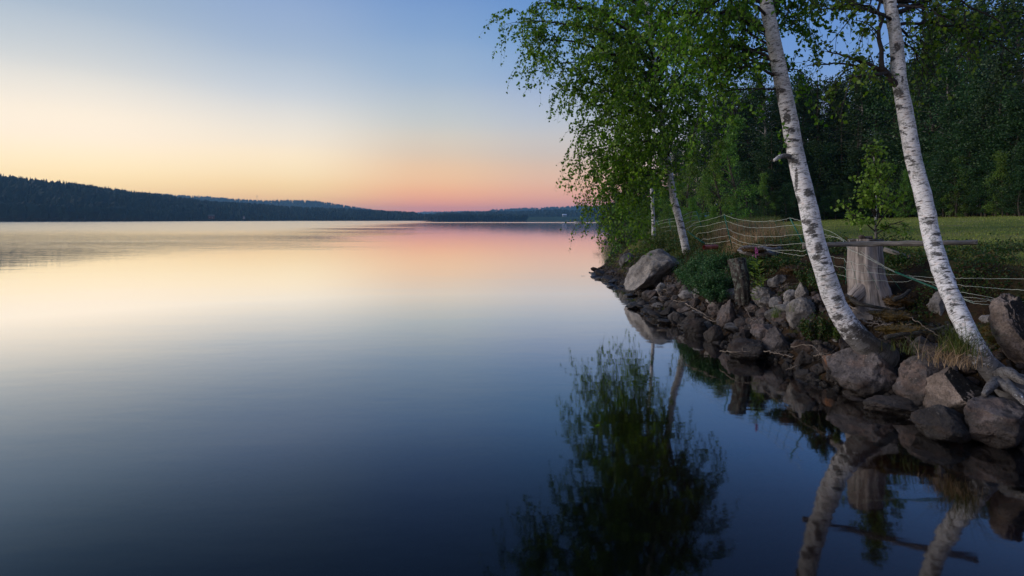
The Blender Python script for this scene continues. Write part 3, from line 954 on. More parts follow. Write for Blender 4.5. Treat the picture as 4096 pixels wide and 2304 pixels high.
# the forked low branch on the left of the stem
k = np.argmin(abs((HOR - (p2[:, 2] - H) / p2[:, 1] * F) - 88))
fork = P(887, 73, 5.75)
tube(bw, spline([p2[k], P(893, 82, 5.76), fork, P(880, 66, 5.75)], 12), np.linspace(.036, .024, 12), 8, False)
LIMB2 = [(fork, (2080, 130, 5.9), .05, .02), (fork, (2130, 200, 5.2), .02, .014), (fork, (2030, 165, 6.1), .1, .012), (P(882, 70, 5.75), (2205, -80, 5.8), .05, .022)]
for s_, (ex, ey, ed), lf, rr in LIMB2:
    limb(bw, bl, s_, PD(ex, ey, ed), lf, rr, r, .050, 30, step=.11, sublen=(.2, .45))
for v0, (ex, ey, ed), lf, rr in [(18, (2060, 25, 6.0), .1, .024), (22, (2120, 10, 5.2), .1, .016), (5, (2010, -20, 6.2), .2, .02), (-15, (2090, -110, 5.6), .2, .025), (15, (2420, -60, 5.9), -.1, .03), (8, (2400, 60, 5.4), .15, .016), (0, (2460, 110, 6.2), .25, .02), (30, (2350, 170, 6.6), .25, .014),
                                 (2, (2520, 60, 5.6), .3, .02), (-30, (2550, -60, 5.6), .3, .025), (-60, (2200, -260, 5.2), .3, .02), (-80, (2420, -300, 6.2), .3, .02), (-120, (2100, -380, 6.0), .3, .02), (-150, (2350, -450, 5.4), .3, .02), (12, (2300, 40, 7.0), .2, .018), (40, (2330, 190, 6.1), .2, .012), (-5, (2180, 30, 6.8), .2, .016), (25, (2570, 150, 6.3), .35, .018)]:
    k = np.argmin(abs((HOR - (p2[:, 2] - H) / p2[:, 1] * F) - v0))
    limb(bw, bl, p2[k], PD(ex, ey, ed), lf, rr * .8, r, .050, 30, step=.12, sublen=(.2, .5))
shift(bw, t2)
shift(bl, t2)
bw.build('branches', M['twig'], t2)
bl.build('crown', M['birch_leaf'], t2)

# third birch behind the big boulder, hanging over the lake
rows3 = [(691, 268, 13.3, .125), (688.9, 261, 13.3, .10), (684.5, 243, 13.3, .088), (679.8, 222, 13.3, .084), (673.8, 199, 13.3, .080), (669.5, 173, 13.3, .076), (665, 140, 13.3, .072), (660.5, 111, 13.3, .068), (656, 80, 13.3, .062), (651, 40, 13.3, .055),
         (646, 0, 13.3, .048), (640, -50, 13.3, .036), (634, -110, 13.3, .015)]
base = P(689, 262, 13.3)
t3 = thing('birch_tree', 'white birch behind the big boulder, leafy crown hanging over the lake', 'tree', (base.x, base.y, base.z - .1))
sc3 = [(678, 207, 5, 1.5, .3), (676, 178, 4, 3, .2), (683, 228, 3.5, 1.2, .2), (681, 221, 4, 1, 0), (684, 237, 3.5, 1, 0), (686, 246, 4, 1, 0), (690, 254, 2.5, 3, 0), (672, 165, 3, 2, 0), (663, 130, 3, 1, 0)]
trunk3, p3, r3 = birch_trunk('trunk', rows3, t3, sc3, M['birch_bark'], seed=6, n=200, seg=24)
bw, bl = MB(), MB()
r = np.random.default_rng(31)
LIMB3 = [(173, (1560, 440, 13.0), .15, .05), (176, (1530, 490, 12.4), .35, .025), (170, (1510, 430, 13.6), .45, .03), (150, (1460, 400, 12.8), .4, .035), (140, (1440, 330, 13.6), .5, .03), (128, (1440, 270, 12.6), .5, .035),
         (112, (1420, 210, 13.4), .5, .04), (98, (1395, 160, 12.8), .6, .04), (80, (1340, 100, 13.2), .6, .045), (60, (1310, 55, 13.4), .6, .045), (45, (1340, 10, 12.4), .6, .04), (30, (1380, -40, 14.0), .6, .04), (15, (1400, -90, 12.8), .5, .035),
         (-5, (1440, -170, 13.6), .5, .03), (-30, (1500, -230, 13.0), .4, .03), (160, (1720, 330, 12.4), .5, .025), (150, (1745, 280, 12.8), .6, .03), (140, (1755, 230, 14.0), .6, .03), (120, (1745, 220, 12.4), .6, .03), (105, (1760, 180, 13.6), .6, .035),
         (85, (1750, 120, 12.4), .6, .035), (65, (1760, 60, 13.8), .6, .03), (40, (1740, 0, 12.2), .6, .03), (20, (1740, -60, 13.2), .5, .03), (-10, (1740, -150, 13.2), .4, .03), (-50, (1650, -260, 13.2), .3, .02),
         (160, (1570, 370, 11.9), .5, .03), (150, (1600, 380, 15.0), .5, .03), (135, (1640, 320, 11.4), .5, .03), (120, (1560, 260, 15.2), .6, .035), (100, (1620, 220, 11.3), .6, .03), (80, (1560, 150, 15.3), .6, .035), (60, (1600, 100, 11.4), .6, .03), (40, (1640, 60, 15.2), .6, .03), (20, (1560, 0, 11.8), .5, .03), (0, (1650, -60, 15.0), .5, .03),
         (145, (1530, 330, 12.2), .4, .03), (120, (1500, 230, 12.0), .5, .03), (95, (1470, 140, 12.0), .5, .03), (70, (1450, 60, 11.9), .5, .03), (166, (1600, 400, 12.2), .45, .02), (110, (1690, 250, 11.6), .5, .03), (75, (1700, 130, 11.7), .5, .03),
         (155, (1520, 400, 14.4), .5, .025), (90, (1510, 120, 14.6), .5, .03), (50, (1480, 20, 14.4), .5, .03)]
for v0, (ex, ey, ed), lf, rr in LIMB3:
    k = np.argmin(abs((HOR - (p3[:, 2] - H) / p3[:, 1] * F) - v0))
    limb(bw, bl, p3[k], PD(ex, ey, ed), lf, rr, r, .078, 31, step=.145, sublen=(.4, .95), t0=.12, droop=.65)
# hanging sprays at the tips over the water
for (ex, ey, ed, L) in [(1520, 480, 12.9, .8), (1530, 480, 12.6, .9), (1510, 470, 13.2, .6), (1550, 460, 13, .8), (1510, 440, 13.3, .8), (1580, 470, 12.6, .7), (1465, 420, 13, .5), (1520, 480, 12.8, .7), (1520, 510, 13.1, .7), (1470, 495, 13, .4), (1455, 487, 13.1, .35), (1495, 520, 12.9, .4), (1535, 530, 12.7, .4)]:
    for _ in range(2 if ed < 0 else 3):
        s_ = np.array(PD(ex + r.normal() * 12, ey + r.normal() * 10, ed))
        sub(bw, bl, s_, np.array([r.normal() * .5 - .2, r.normal() * .4, -.9]), L * r.uniform(.6, 1.1), .4, .006, .062, 20, r)
shift(bw, t3)
shift(bl, t3)
bw.build('branches', M['twig'], t3)
bl.build('crown', M['birch_leaf'], t3)

# thin fourth birch
rows4 = [(654.3, 243, 17, .062), (653.6, 236, 17, .055), (653, 215, 17, .051), (651.5, 188, 17, .048), (649, 150, 17, .04), (646, 110, 17, .03), (644, 80, 17, .012)]
base = P(654, 241, 17)
t4 = thing('birch_tree', 'thin upright birch stem in the scrub beyond the big boulder', 'tree', (base.x, base.y, base.z - .1))
birch_trunk('trunk', rows4, t4, [(653, 205, 2, 2, 0), (652, 195, 2, 3, 0), (653, 225, 2, 2, 0)], M['birch_bark'], n=80, seg=14, seed=8)
bw, bl = MB(), MB()
r = np.random.default_rng(41)
p4, _ = trunk_pts(rows4, 80)
for v0, (ex, ey, ed), lf, rr in [(180, (1580, 500, 16.6), .3, .02), (165, (1600, 470, 16), .3, .02), (160, (1590, 420, 17.5), .3, .02), (150, (1690, 400, 17.4), .3, .02), (140, (1600, 350, 16.6), .3, .02), (130, (1680, 300, 17), .3, .02), (110, (1610, 250, 17.3), .3, .02), (95, (1650, 190, 16.6), .2, .02)]:
    k = np.argmin(abs((HOR - (p4[:, 2] - H) / p4[:, 1] * F) - v0))
    limb(bw, bl, p4[k], PD(ex, ey, ed), lf, rr, r, .085, 18, step=.2, sublen=(.4, .9), droop=.7)
shift(bw, t4)
shift(bl, t4)
bw.build('branches', M['twig'], t4)
bl.build('crown', M['birch_leaf'], t4)

# young birch on the lawn edge
rows5 = [(876, 238.5, 7.75, .017), (875.5, 225, 7.75, .013), (876, 205, 7.75, .011), (875, 180, 7.75, .008), (873.5, 146, 7.75, .003)]
base = P(876, 239.5, 7.75)
t5 = thing('birch_sapling', 'young birch sapling growing behind the grey stump', 'sapling', base)
a = MB()
p5, _ = trunk_pts(rows5, 40)
tube(a, p5, trunk_pts(rows5, 40)[1], 8, True, True)
a.at['dark'] = [np.full(a.n, .1)]
shift(a, t5)
a.build('trunk', M['birch_bark'], t5)
bw, bl = MB(), MB()
r = np.random.default_rng(51)
for v0, (ex, ey, ed) in [(232, (2130, 520, 7.7)), (230, (2275, 555, 7.6)), (228, (2260, 490, 7.7)), (225, (2150, 545, 7.5)), (222, (2240, 480, 8.0)), (218, (2170, 490, 7.6)), (212, (2245, 510, 7.5)), (205, (2160, 440, 7.8)), (203, (2240, 440, 7.7)), (195, (2180, 420, 7.5)), (190, (2235, 410, 7.8)), (182, (2178, 395, 7.8)), (176, (2225, 400, 7.6)), (170, (2190, 370, 7.7)), (164, (2215, 380, 7.75)), (158, (2200, 365, 7.7)), (215, (2200, 460, 7.3)), (200, (2205, 430, 8.1)), (186, (2205, 420, 7.5)), (234, (2240, 570, 7.6)), (208, (2185, 470, 7.4)), (194, (2215, 440, 7.4)), (180, (2195, 400, 7.5))]:
    k = np.argmin(abs((HOR - (p5[:, 2] - H) / p5[:, 1] * F) - v0))
    limb(bw, bl, p5[k], PD(ex, ey, ed), 0.02, .006, r, .056, 28, step=.06, sublen=(.07, .16), t0=.25, droop=.2)
shift(bw, t5)
shift(bl, t5)
bw.build('branches', M['twig'], t5)
bl.build('crown', M['sapling_leaf'], t5)


# ------------------------------------------------------------------ forest beyond the lawn
def leafy_proto(seed, h, wid, nclump, nleaf, leaf, lm, tm, low=.12):
    r = np.random.default_rng(seed)
    t = bpy.data.objects.new('leafy_tree', None)
    a, b = MB(), MB()
    tp = spline([(0, 0, -.4), (r.normal() * .1, r.normal() * .1, h * .35), (r.normal() * .25, r.normal() * .25, h * .7), (r.normal() * .3, r.normal() * .3, h * .98)], 20)
    tube(a, tp, np.linspace(.15, .02, 20) * h / 12, 8, False)
    for i in range(nclump):
        f = low + (1 - low) * r.uniform(0, 1) ** .85
        prof = (math.sin(min(1, (f - low) / (1 - low) * 1.15 + .12) * math.pi) ** .7 if f < .95 else .25)
        rad = wid * prof * math.sqrt(r.uniform(.05, 1)) * r.uniform(.8, 1.2)
        th = r.uniform(0, 2 * np.pi)
        tz = f * h
        c = np.array([np.interp(tz, tp[:, 2], tp[:, 0]) + math.cos(th) * rad, np.interp(tz, tp[:, 2], tp[:, 1]) + math.sin(th) * rad, tz])
        s0 = tz - rad * .5
        st_ = np.array([np.interp(s0, tp[:, 2], tp[:, k]) for k in range(3)])
        tube(a, spline([st_, (st_ + c) / 2 + np.array([0, 0, .15]), c], 6), np.linspace(.03, .008, 6), 3, False)
        cs = r.uniform(.35, .75) * wid * .42
        n = int(nleaf * r.uniform(.5, 1.4))
        q = c + r.normal(size=(n, 3)) * np.array([cs, cs, cs * .7]) * .55 + np.array([0, 0, -.1])
        q[:, 2] -= np.abs(r.normal(size=n)) * cs * .35
        leaves(b, q, r.normal(size=(n, 3)) + np.array([0, 0, -.7]), leaf * r.uniform(.6, 1.3, n), .7, .1, r)
    a.build('trunk', tm, t)
    b.build('crown', lm, t)
    return t


def spruce_proto(seed, h, wid, whorls, lm, tm):
    r = np.random.default_rng(seed)
    t = bpy.data.objects.new('spruce_tree', None)
    a, b = MB(), MB()
    tube(a, [(0, 0, -.4), (0, 0, h * .5), (.05, .03, h)], [.16 * h / 12, .09 * h / 12, .01], 7, False)
    for i in range(whorls):
        f = (i + r.uniform(-.3, .3)) / whorls
        z = h * (.06 + .93 * f)
        L0 = wid * (1 - f) ** .85 * r.uniform(.8, 1.12) + .08
        for j in range(7):
            th = r.uniform(0, 2 * np.pi)
            L = L0 * r.uniform(.6, 1.15)
            d = np.array([math.cos(th), math.sin(th), 0])
            tt = np.linspace(0, 1, 7)[:, None]
            pts = np.array([0, 0, z]) + d * L * tt + np.array([0, 0, 1]) * (-.35 * L * tt + .22 * L * tt ** 2.5)
            tube(a, pts[::2], np.linspace(.02, .005, 4), 3, False)
            n = int(8 + 26 * L)
            u = r.uniform(.08, 1, n)
            q = np.stack([np.interp(u, tt[:, 0], pts[:, k]) for k in range(3)], -1)
            sdv = np.cross(d, [0, 0, 1])
            sg = np.where(r.random(n) < .5, -1, 1)[:, None]
            ax = d * .7 + sdv * sg * r.uniform(.2, 1, n)[:, None] + np.array([0, 0, -.45]) + r.normal(size=(n, 3)) * .2
            leaves(b, q, ax, (.16 + .28 * L0 * .45) * r.uniform(.6, 1.2, n) * (1.15 - .6 * u), .26, .05, r)
    a.build('trunk', tm, t)
    b.build('crown', lm, t)
    return t


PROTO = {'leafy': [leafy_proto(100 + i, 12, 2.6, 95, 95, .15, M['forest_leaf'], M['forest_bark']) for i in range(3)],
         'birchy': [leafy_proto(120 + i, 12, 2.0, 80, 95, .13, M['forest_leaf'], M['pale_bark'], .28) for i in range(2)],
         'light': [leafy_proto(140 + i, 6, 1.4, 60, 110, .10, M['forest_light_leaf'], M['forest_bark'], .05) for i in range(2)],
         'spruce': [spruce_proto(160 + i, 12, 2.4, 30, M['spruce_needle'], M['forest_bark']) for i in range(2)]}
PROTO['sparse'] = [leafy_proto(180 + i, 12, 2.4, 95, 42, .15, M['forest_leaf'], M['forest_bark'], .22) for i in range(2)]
PH = {'sparse': 12.0, 'leafy': 12.0, 'birchy': 12.0, 'light': 6.0, 'spruce': 12.0}
used = set()
r = np.random.default_rng(77)


def plant(kind, u, d, top, label, cat='tree', group=None, wide=1.0, name=None):
    x = (u - 512) / F * d
    z = float(ground_z(x, d))
    hh = H + (HOR - top) / F * d - z
    i = int(r.integers(len(PROTO[kind])))
    src = PROTO[kind][i]
    if src not in used:
        used.add(src)
        o = src
        COL.objects.link(o)
    else:
        o = copy_tree(src)
    if name:
        o.name = name
    k = hh / PH[kind]
    o.location = (x, d, z - .05)
    o.scale = (k * wide, k * wide, k)
    o.rotation_euler = (0, 0, r.uniform(0, 6.28))
    tag(o, label, cat, group)
    return o


GT = 'trees of the dark forest beyond the lawn'
LT = {'leafy': 'dark leafy tree crowded in the forest beyond the lawn', 'birchy': 'dark slender pale-stemmed tree in the forest beyond the lawn', 'spruce': 'dark spruce standing in the forest beyond the lawn'}
FRONT = [(614, 78, 206), (622, 72, 198), (634, 64, 186), (646, 58, 172), (660, 54, 158), (674, 51, 142), (689, 49, 126), (704, 47, 112), (719, 46, 100), (734, 45, 80), (749, 46, 86), (765, 47, 70), (782, 47, 76), (800, 48, 66), (818, 46, 72), (838, 46, 74), (858, 45, 64), (878, 44, 72), (897, 43, 60), (915, 41, 42), (934, 38, 16), (952, 36, 40), (975, 34, 52), (998, 32, 44), (1024, 31, 36), (1050, 31, 20), (1080, 32, 0)]
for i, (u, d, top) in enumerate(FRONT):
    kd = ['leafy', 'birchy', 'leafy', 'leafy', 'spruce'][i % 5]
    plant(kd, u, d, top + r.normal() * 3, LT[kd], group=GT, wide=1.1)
for row in (1, 2):
    for i in range(26):
        u = 640 + i * 17.5 + r.normal() * 4
        if u > 950:
            continue
        f = np.interp(u, [p[0] for p in FRONT], [p[2] for p in FRONT])
        d = np.interp(u, [p[0] for p in FRONT], [p[1] for p in FRONT]) + 7 * row + r.uniform(-2, 2)
        kd = ['leafy', 'spruce', 'leafy', 'birchy'][(i + row) % 4]
        plant(kd, u, d, f + 8 * row + r.normal() * 5, LT[kd], group=GT, wide=1.25)
for (u, d, top) in [(938, 33, 5), (955, 31, -12), (968, 34, 10), (984, 29, -25), (1003, 31, -10), (1018, 28, -30), (1034, 30, -30), (948, 39, 20), (990, 38, 10), (1012, 37, 0)]:
    plant('sparse', u, d + 10, top, 'tall thin-crowned tree rising beside the second birch', group='thin-crowned trees beside the second birch', wide=1.0)
for i in range(34):
    u = 738 + i * 9.2 + r.normal() * 2
    f = np.interp(u, [p[0] for p in FRONT], [p[1] for p in FRONT])
    plant('leafy', u, f - r.uniform(1, 4), np.interp(u, [740, 900, 1040], [165, 150, 125]) + r.normal() * 12, 'small dark leafy tree at the forest edge', group='young trees along the forest edge', wide=1.5)
for (u, d, top) in [(619, 62, 190), (630, 56, 180), (641, 50, 172), (652, 46, 168), (613, 72, 202), (626, 57, 206), (638, 49, 206), (650, 43, 208), (660, 40, 200)]:
    plant('leafy', u, d, top, 'dense dark bush overhanging the far end of the bank', 'bush', 'bushes overhanging the water at the far end of the bank', 1.9, 'shore_bush')
# understorey at the forest edge
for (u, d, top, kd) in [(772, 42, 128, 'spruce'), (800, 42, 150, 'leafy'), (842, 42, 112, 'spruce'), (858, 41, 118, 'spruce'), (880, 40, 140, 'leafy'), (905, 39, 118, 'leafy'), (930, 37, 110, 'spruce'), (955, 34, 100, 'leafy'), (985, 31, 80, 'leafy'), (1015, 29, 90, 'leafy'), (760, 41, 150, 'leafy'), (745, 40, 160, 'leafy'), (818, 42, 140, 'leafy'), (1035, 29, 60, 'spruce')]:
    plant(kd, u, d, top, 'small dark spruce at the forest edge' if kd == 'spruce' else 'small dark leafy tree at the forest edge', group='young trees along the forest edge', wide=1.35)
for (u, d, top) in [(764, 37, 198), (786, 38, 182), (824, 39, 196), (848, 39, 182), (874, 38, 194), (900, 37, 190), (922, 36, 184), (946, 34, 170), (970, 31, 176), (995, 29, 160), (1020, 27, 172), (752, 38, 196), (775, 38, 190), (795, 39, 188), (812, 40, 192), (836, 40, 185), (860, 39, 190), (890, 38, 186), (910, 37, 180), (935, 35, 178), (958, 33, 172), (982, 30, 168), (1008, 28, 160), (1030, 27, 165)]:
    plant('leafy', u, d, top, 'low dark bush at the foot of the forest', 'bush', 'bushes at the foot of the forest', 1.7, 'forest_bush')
for (u, d, top, lb) in [(722, 21, 140, 'tall light green willow in the scrub left of the forest'), (705, 24, 172, 'rounded light green willow behind the netting fence'), (955, 31, 155, 'pale green bush against the dark forest beside the second birch'), (905, 36, 168, 'slim pale green bush at the forest edge left of the second birch'), (1003, 28, 150, 'pale green bush at the forest edge right of the second birch'), (768, 38, 172, 'pale green bush at the forest edge above the netting'), (738, 33, 118, 'tall fresh green birch bush rising left of the dark forest'), (690, 30, 140, 'fresh green bushy tree directly behind the third birch')]:
    plant('light', u, d, top, lb, 'bush', wide=.95, name='willow_bush')
for (u, d, top) in [(692, 20, 196), (676, 22, 200), (664, 26, 203), (648, 32, 200), (638, 40, 196), (629, 48, 194), (622, 56, 198), (633, 44, 204), (642, 36, 206), (655, 30, 198), (668, 34, 188), (680, 36, 180), (735, 22, 196), (712, 18, 205), (700, 17, 212)]:
    plant('light', u, d, top, 'low light green bush in the scrub behind the shore birches', 'bush', 'bushes in the shore scrub', 1.5, 'scrub_bush')


# ------------------------------------------------------------------ rocks
def ico(sub_):
    bm = bmesh.new()
    bmesh.ops.create_icosphere(bm, subdivisions=sub_, radius=1)
    v = np.array([q.co[:] for q in bm.verts])
    f = np.array([[q.index for q in p.verts] for p in bm.faces])
    bm.free()
    return v, f


ICO4, ICO3 = ico(5), ico(4)


def rock_verts(seed, planes=(), nclip=14, hi=ICO4, rough=.08, sharp=.97, lo=.5):
    r = np.random.default_rng(seed)
    v = hi[0].copy()
    cl = list(planes)
    for _ in range(nclip):
        n = r.normal(size=3)
        cl.append((n / np.linalg.norm(n), r.uniform(lo, .88)))
    for n, h in cl:
        n = np.array(n, float)
        n = n / np.linalg.norm(n)
        d = v @ n
        k = d > h
        v[k] -= n * ((d[k] - h) * sharp)[:, None]
    n = nrm(v)
    q = v * 1.6 + seed * 3.7
    v = v + n * (rough * 1.5 * fbm(q, 2) + rough * .75 * fbm(q * 3.2, 3) + rough * .35 * fbm(q * 9, 2))[:, None] * .9
    lo_, hi_ = v.min(0), v.max(0)
    v = (v - (lo_ + hi_) / 2) / ((hi_ - lo_) / 2)
    return v


def rock(u0, u1, v0, v1, label, mat_, seed, d=None, dep=.85, planes=(), rough=.08, yaw=0.0, name='boulder', cat='rock', group=None, sink=.12, nclip=14, lo=.5, roll=0.0):
    """a boulder that fills a photo rectangle (1024 scale), standing on the bank where the line of sight meets it"""
    uc = (u0 + u1) / 2
    if d is None:
        d = hit(uc, v1)
    w = (u1 - u0) / F * d
    h = (v1 - v0) / F * d * (1 + sink)
    c = P(uc, v1, d)
    dy = dep * w
    v = rock_verts(seed, planes, nclip, rough=rough, lo=lo)
    if roll:
        ca, sa = math.cos(roll), math.sin(roll)
        v = v * np.array([1, 1, .62])
        v = np.stack([v[:, 0] * ca - v[:, 2] * sa, v[:, 1], v[:, 0] * sa + v[:, 2] * ca], -1)
        v = (v - (v.max(0) + v.min(0)) / 2) / ((v.max(0) - v.min(0)) / 2)
    v = v * np.array([w / 2, dy / 2, h / 2]) + np.array([0, 0, h / 2 - h * sink])
    mb = MB()
    mb.add(v, ICO4[1])
    o = mb.build(name, M[mat_])
    cy = d + dy * .42
    o.location = (c.x * cy / d, cy, c.z)
    o.scale = (cy / d, 1, cy / d)
    return tag(o, label, cat, group)


def zz1(x0, x1, y0, y1):
    return (575 + x0 * .08735, 575 + x1 * .08735, 225 + y0 * .08735, 225 + y1 * .08735)


def zz4(x0, x1, y0, y1):
    return (625 + x0 * .0949, 625 + x1 * .0949, 275 + y0 * .0949, 275 + y1 * .0949)


def zz3(x0, x1, y0, y1):
    return (825 + x0 * .0863, 825 + x1 * .0863, 337.5 + y0 * .0863, 337.5 + y1 * .0863)


def zz2(x0, x1, y0, y1):
    return (775 + x0 * .09667, 775 + x1 * .09667, 225 + y0 * .09667, 225 + y1 * .09667)


rock(*zz1(575, 1240, 305, 775), 'biggest boulder, grey wedge at the foot of the third birch', 'granite_pale', 1, d=12.6, dep=.9, sink=.02, nclip=5, lo=.8, roll=.5,
     planes=[((-.62, -.25, .74), .52), ((.25, -.75, -.62), .45), ((.75, -.1, .2), .72), ((.3, -.5, .8), .7), ((-.2, -.6, -.78), .55), ((.0, -1, .15), .8), ((-.55, -.1, -.8), .6)])
rock(*zz1(500, 690, 320, 490), 'rounded grey boulder left of the biggest boulder', 'granite', 2, d=17.0)
rock(*zz1(350, 470, 370, 413), 'flat dark stone alone in the water off the spit', 'granite_dark', 3, d=24.5, nclip=3, sink=.5)
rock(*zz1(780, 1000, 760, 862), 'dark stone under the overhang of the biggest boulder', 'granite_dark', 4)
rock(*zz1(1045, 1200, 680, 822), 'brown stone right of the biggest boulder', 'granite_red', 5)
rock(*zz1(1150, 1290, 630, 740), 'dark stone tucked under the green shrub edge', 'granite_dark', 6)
rock(*zz1(1195, 1340, 690, 812), 'brown sloping stone below the green shrub', 'granite_red', 7)
rock(*zz1(1350, 1480, 730, 850), 'pale pointed stone below the green shrub', 'granite', 8, planes=[((-.7, -.3, .6), .5)])
rock(*zz1(1485, 1610, 680, 805), 'pale upright stone under the green shrub', 'granite_pale', 9)
rock(*zz1(1660, 1820, 740, 882), 'round grey stone left of the dark log', 'granite', 10, nclip=4)
rock(*zz1(1850, 2045, 738, 892), 'grey stone at the foot of the dark log', 'granite', 12)
rock(*zz1(2008, 2335, 698, 945), 'large flat-faced grey boulder right of the dark log', 'granite', 13, planes=[((.6, -.72, .1), .62), ((-.3, -.9, .2), .66), ((0, -.3, .95), .72)], nclip=5)
rock(*zz1(1930, 2135, 868, 1015), 'round brown stone under the flat-faced grey boulder', 'granite_red', 14, nclip=4)
rock(*zz1(1630, 1862, 850, 1190), 'tall leaning brown wedge stone', 'granite_red', 15, planes=[((-.85, -.1, .5), .35), ((.8, -.3, .3), .6)], nclip=5)
rock(*zz1(1480, 1705, 1150, 1345), 'round dark stone in the water below the leaning wedge', 'granite_dark', 16, nclip=5)
rock(*zz1(1235, 1520, 1090, 1262), 'smooth dark stone with pale waterline rim', 'granite_dark', 17, nclip=6)
rock(*zz1(1080, 1295, 1000, 1152), 'long dark stone at the waterline left of the smooth one', 'granite_dark', 18, nclip=6)
rock(*zz1(1290, 1465, 1000, 1122), 'rounded dark stone behind the smooth waterline one', 'granite_dark', 19, nclip=6)
rock(*zz1(1310, 1450, 840, 962), 'squat reddish stone among dark ones', 'granite_red', 20)
rock(*zz1(1430, 1530, 880, 990), 'small dark stone beside the squat reddish one', 'granite_dark', 61)
rock(*zz1(1520, 1740, 880, 1050), 'rust brown boulder behind the leaning wedge', 'granite_red', 62)
rock(*zz1(1490, 1640, 800, 920), 'dark round stone below the pale upright one', 'granite_dark', 63)
rock(*zz1(950, 1205, 950, 1060), 'flat grey-brown slab near the water', 'granite_dark', 21)
rock(*zz1(870, 1040, 895, 962), 'flat pale slab among wet stones', 'granite', 22)
rock(*zz1(1850, 2000, 960, 1080), 'dark blocky stone under the round brown one', 'granite_dark', 64)
rock(*zz4(1145, 1330, 580, 745), 'grey-brown stone behind the broad flat waterline rock', 'granite_dark', 23)
rock(*zz4(1330, 1625, 530, 745), 'broad brown boulder with rusty top', 'granite_red', 24)
rock(*zz4(1330, 1530, 450, 560), 'blocky brown stone above the rusty-topped boulder', 'granite_red', 65)
rock(*zz4(1540, 1740, 400, 540), 'dark reddish stone beside the little grass tuft', 'granite_red', 66)
rock(*zz4(1250, 1390, 395, 480), 'low dark stone under dry twigs', 'granite_dark', 67)
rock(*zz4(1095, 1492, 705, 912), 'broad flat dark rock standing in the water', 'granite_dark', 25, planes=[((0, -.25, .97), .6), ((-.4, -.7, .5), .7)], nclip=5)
rock(*zz4(1460, 1755, 568, 885), 'pinkish pyramid rock at the waterline', 'granite_red', 26, planes=[((-.62, -.3, .62), .42), ((.62, -.3, .62), .42), ((0, -.9, .35), .6)], nclip=3, lo=.8)
rock(*zz4(1715, 2005, 248, 575), 'large round pale boulder with brown lower half', 'granite_pale', 27, nclip=4, lo=.8, dep=.9)
rock(*zz4(2100, 2365, 848, 1062), 'orange lichen covered stone left of the pink peaked boulder', 'granite_orange', 28)
rock(*zz4(1760, 2010, 698, 870), 'dark boulder above the waterline pebbles', 'granite_dark', 29)
rock(*zz4(1985, 2235, 740, 955), 'big dark boulder left of the orange stone', 'granite_dark', 30)
rock(*zz4(1790, 1990, 810, 995), 'angular dark stone in front of the dark boulders', 'granite_dark', 31, planes=[((-.3, -.8, .5), .5)])
rock(*zz4(1955, 2115, 950, 1075), 'blue-black wet block at the waterline', 'granite_dark', 32)
rock(*zz4(1885, 2115, 1042, 1115), 'flat wet stone in the water below the orange one', 'granite_dark', 33, sink=.4)
rock(*zz4(1670, 1825, 160, 312), 'pale squarish stone left of the first birch', 'granite', 34)
rock(*zz4(1785, 1955, 78, 292), 'pale upright stone close to the first birch', 'granite_pale', 35)
rock(*zz4(1950, 2115, 205, 305), 'pinkish stone touching the first birch', 'granite_red', 36)
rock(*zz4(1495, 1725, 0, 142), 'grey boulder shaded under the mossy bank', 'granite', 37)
rock(*zz3(65, 832, 175, 735), 'pink peaked boulder at the foot of the first birch', 'granite_red', 38, planes=[((-.6, -.35, .72), .30), ((.62, -.3, .72), .34), ((-.1, -.92, .25), .66), ((.0, .6, .8), .4)], nclip=5, lo=.8, dep=.9)
rock(*zz3(840, 1535, 250, 825), 'tall grey-brown boulder between the two near birches', 'granite_red', 39, planes=[((-.8, -.2, .45), .6), ((.1, -.85, .5), .62)], nclip=5, lo=.75)
rock(*zz3(475, 1205, 752, 925), 'flat pinkish slab lying low in the water', 'granite_red', 40, planes=[((0, -.3, .95), .5)], nclip=6, sink=.3, dep=.6)
rock(*zz3(1165, 2025, 442, 965), 'angular pale rock with black lichen face', 'granite_crust', 43, d=4.95, planes=[((.25, -.75, .62), .38), ((-.9, -.35, .2), .62), ((.72, -.1, .68), .5), ((-.3, -.8, -.5), .6)], nclip=3, lo=.8, rough=.06, dep=.8)
rock(*zz3(1085, 1725, 888, 1265), 'dark rounded rock standing in the water, front one of two', 'granite_dark', 42, nclip=6, planes=[((-.6, -.3, .7), .6), ((.5, -.5, .65), .62)], d=4.55)
rock(*zz3(1655, 2420, 818, 1320), 'dark brown boulder at the water with pale cracked top', 'granite_red', 41, nclip=6, planes=[((-.1, -.25, .95), .7), ((-.8, -.4, .2), .75)], d=4.4)
rock(*zz3(970, 1205, -10, 235), 'grey stone half hidden by grass', 'granite', 44)
rock(*zz3(820, 1005, 368, 605), 'dark gap-filling stone beside the tall grey-brown boulder', 'granite_dark', 45)
rock(*zz2(2250, 2860, 745, 1440), 'great tilted slab with lichen beside the second birch roots', 'granite_crust', 46, d=5.0, dep=.7, planes=[((-.2, -.9, .4), .5), ((.1, .2, .97), .6)], nclip=4, lo=.8, roll=-.75)
rock(*zz2(1850, 2245, 578, 895), 'pink-grey boulder behind the second birch', 'granite_pale', 47, d=6.4, planes=[((-.2, -.85, .4), .6)])
rock(*zz2(1618, 1815, 668, 1015), 'upright pinkish stone left of the second birch', 'granite_pale', 48, d=6.0, planes=[((-.6, -.2, .7), .6)])
rock(*zz2(893, 1075, 858, 1045), 'smooth round stone under the stump roots', 'granite_pale', 49, nclip=3)
rock(*zz2(2125, 2290, 935, 1035), 'small pinkish stone next to the tilted slab', 'granite_pale', 50)
rock(*zz2(1500, 1780, 1240, 1440), 'brown stone under the grass tuft', 'granite_red', 51)
rock(*zz2(660, 850, 1190, 1330), 'brown stone pressed against the foot of the first birch', 'granite_red', 52)

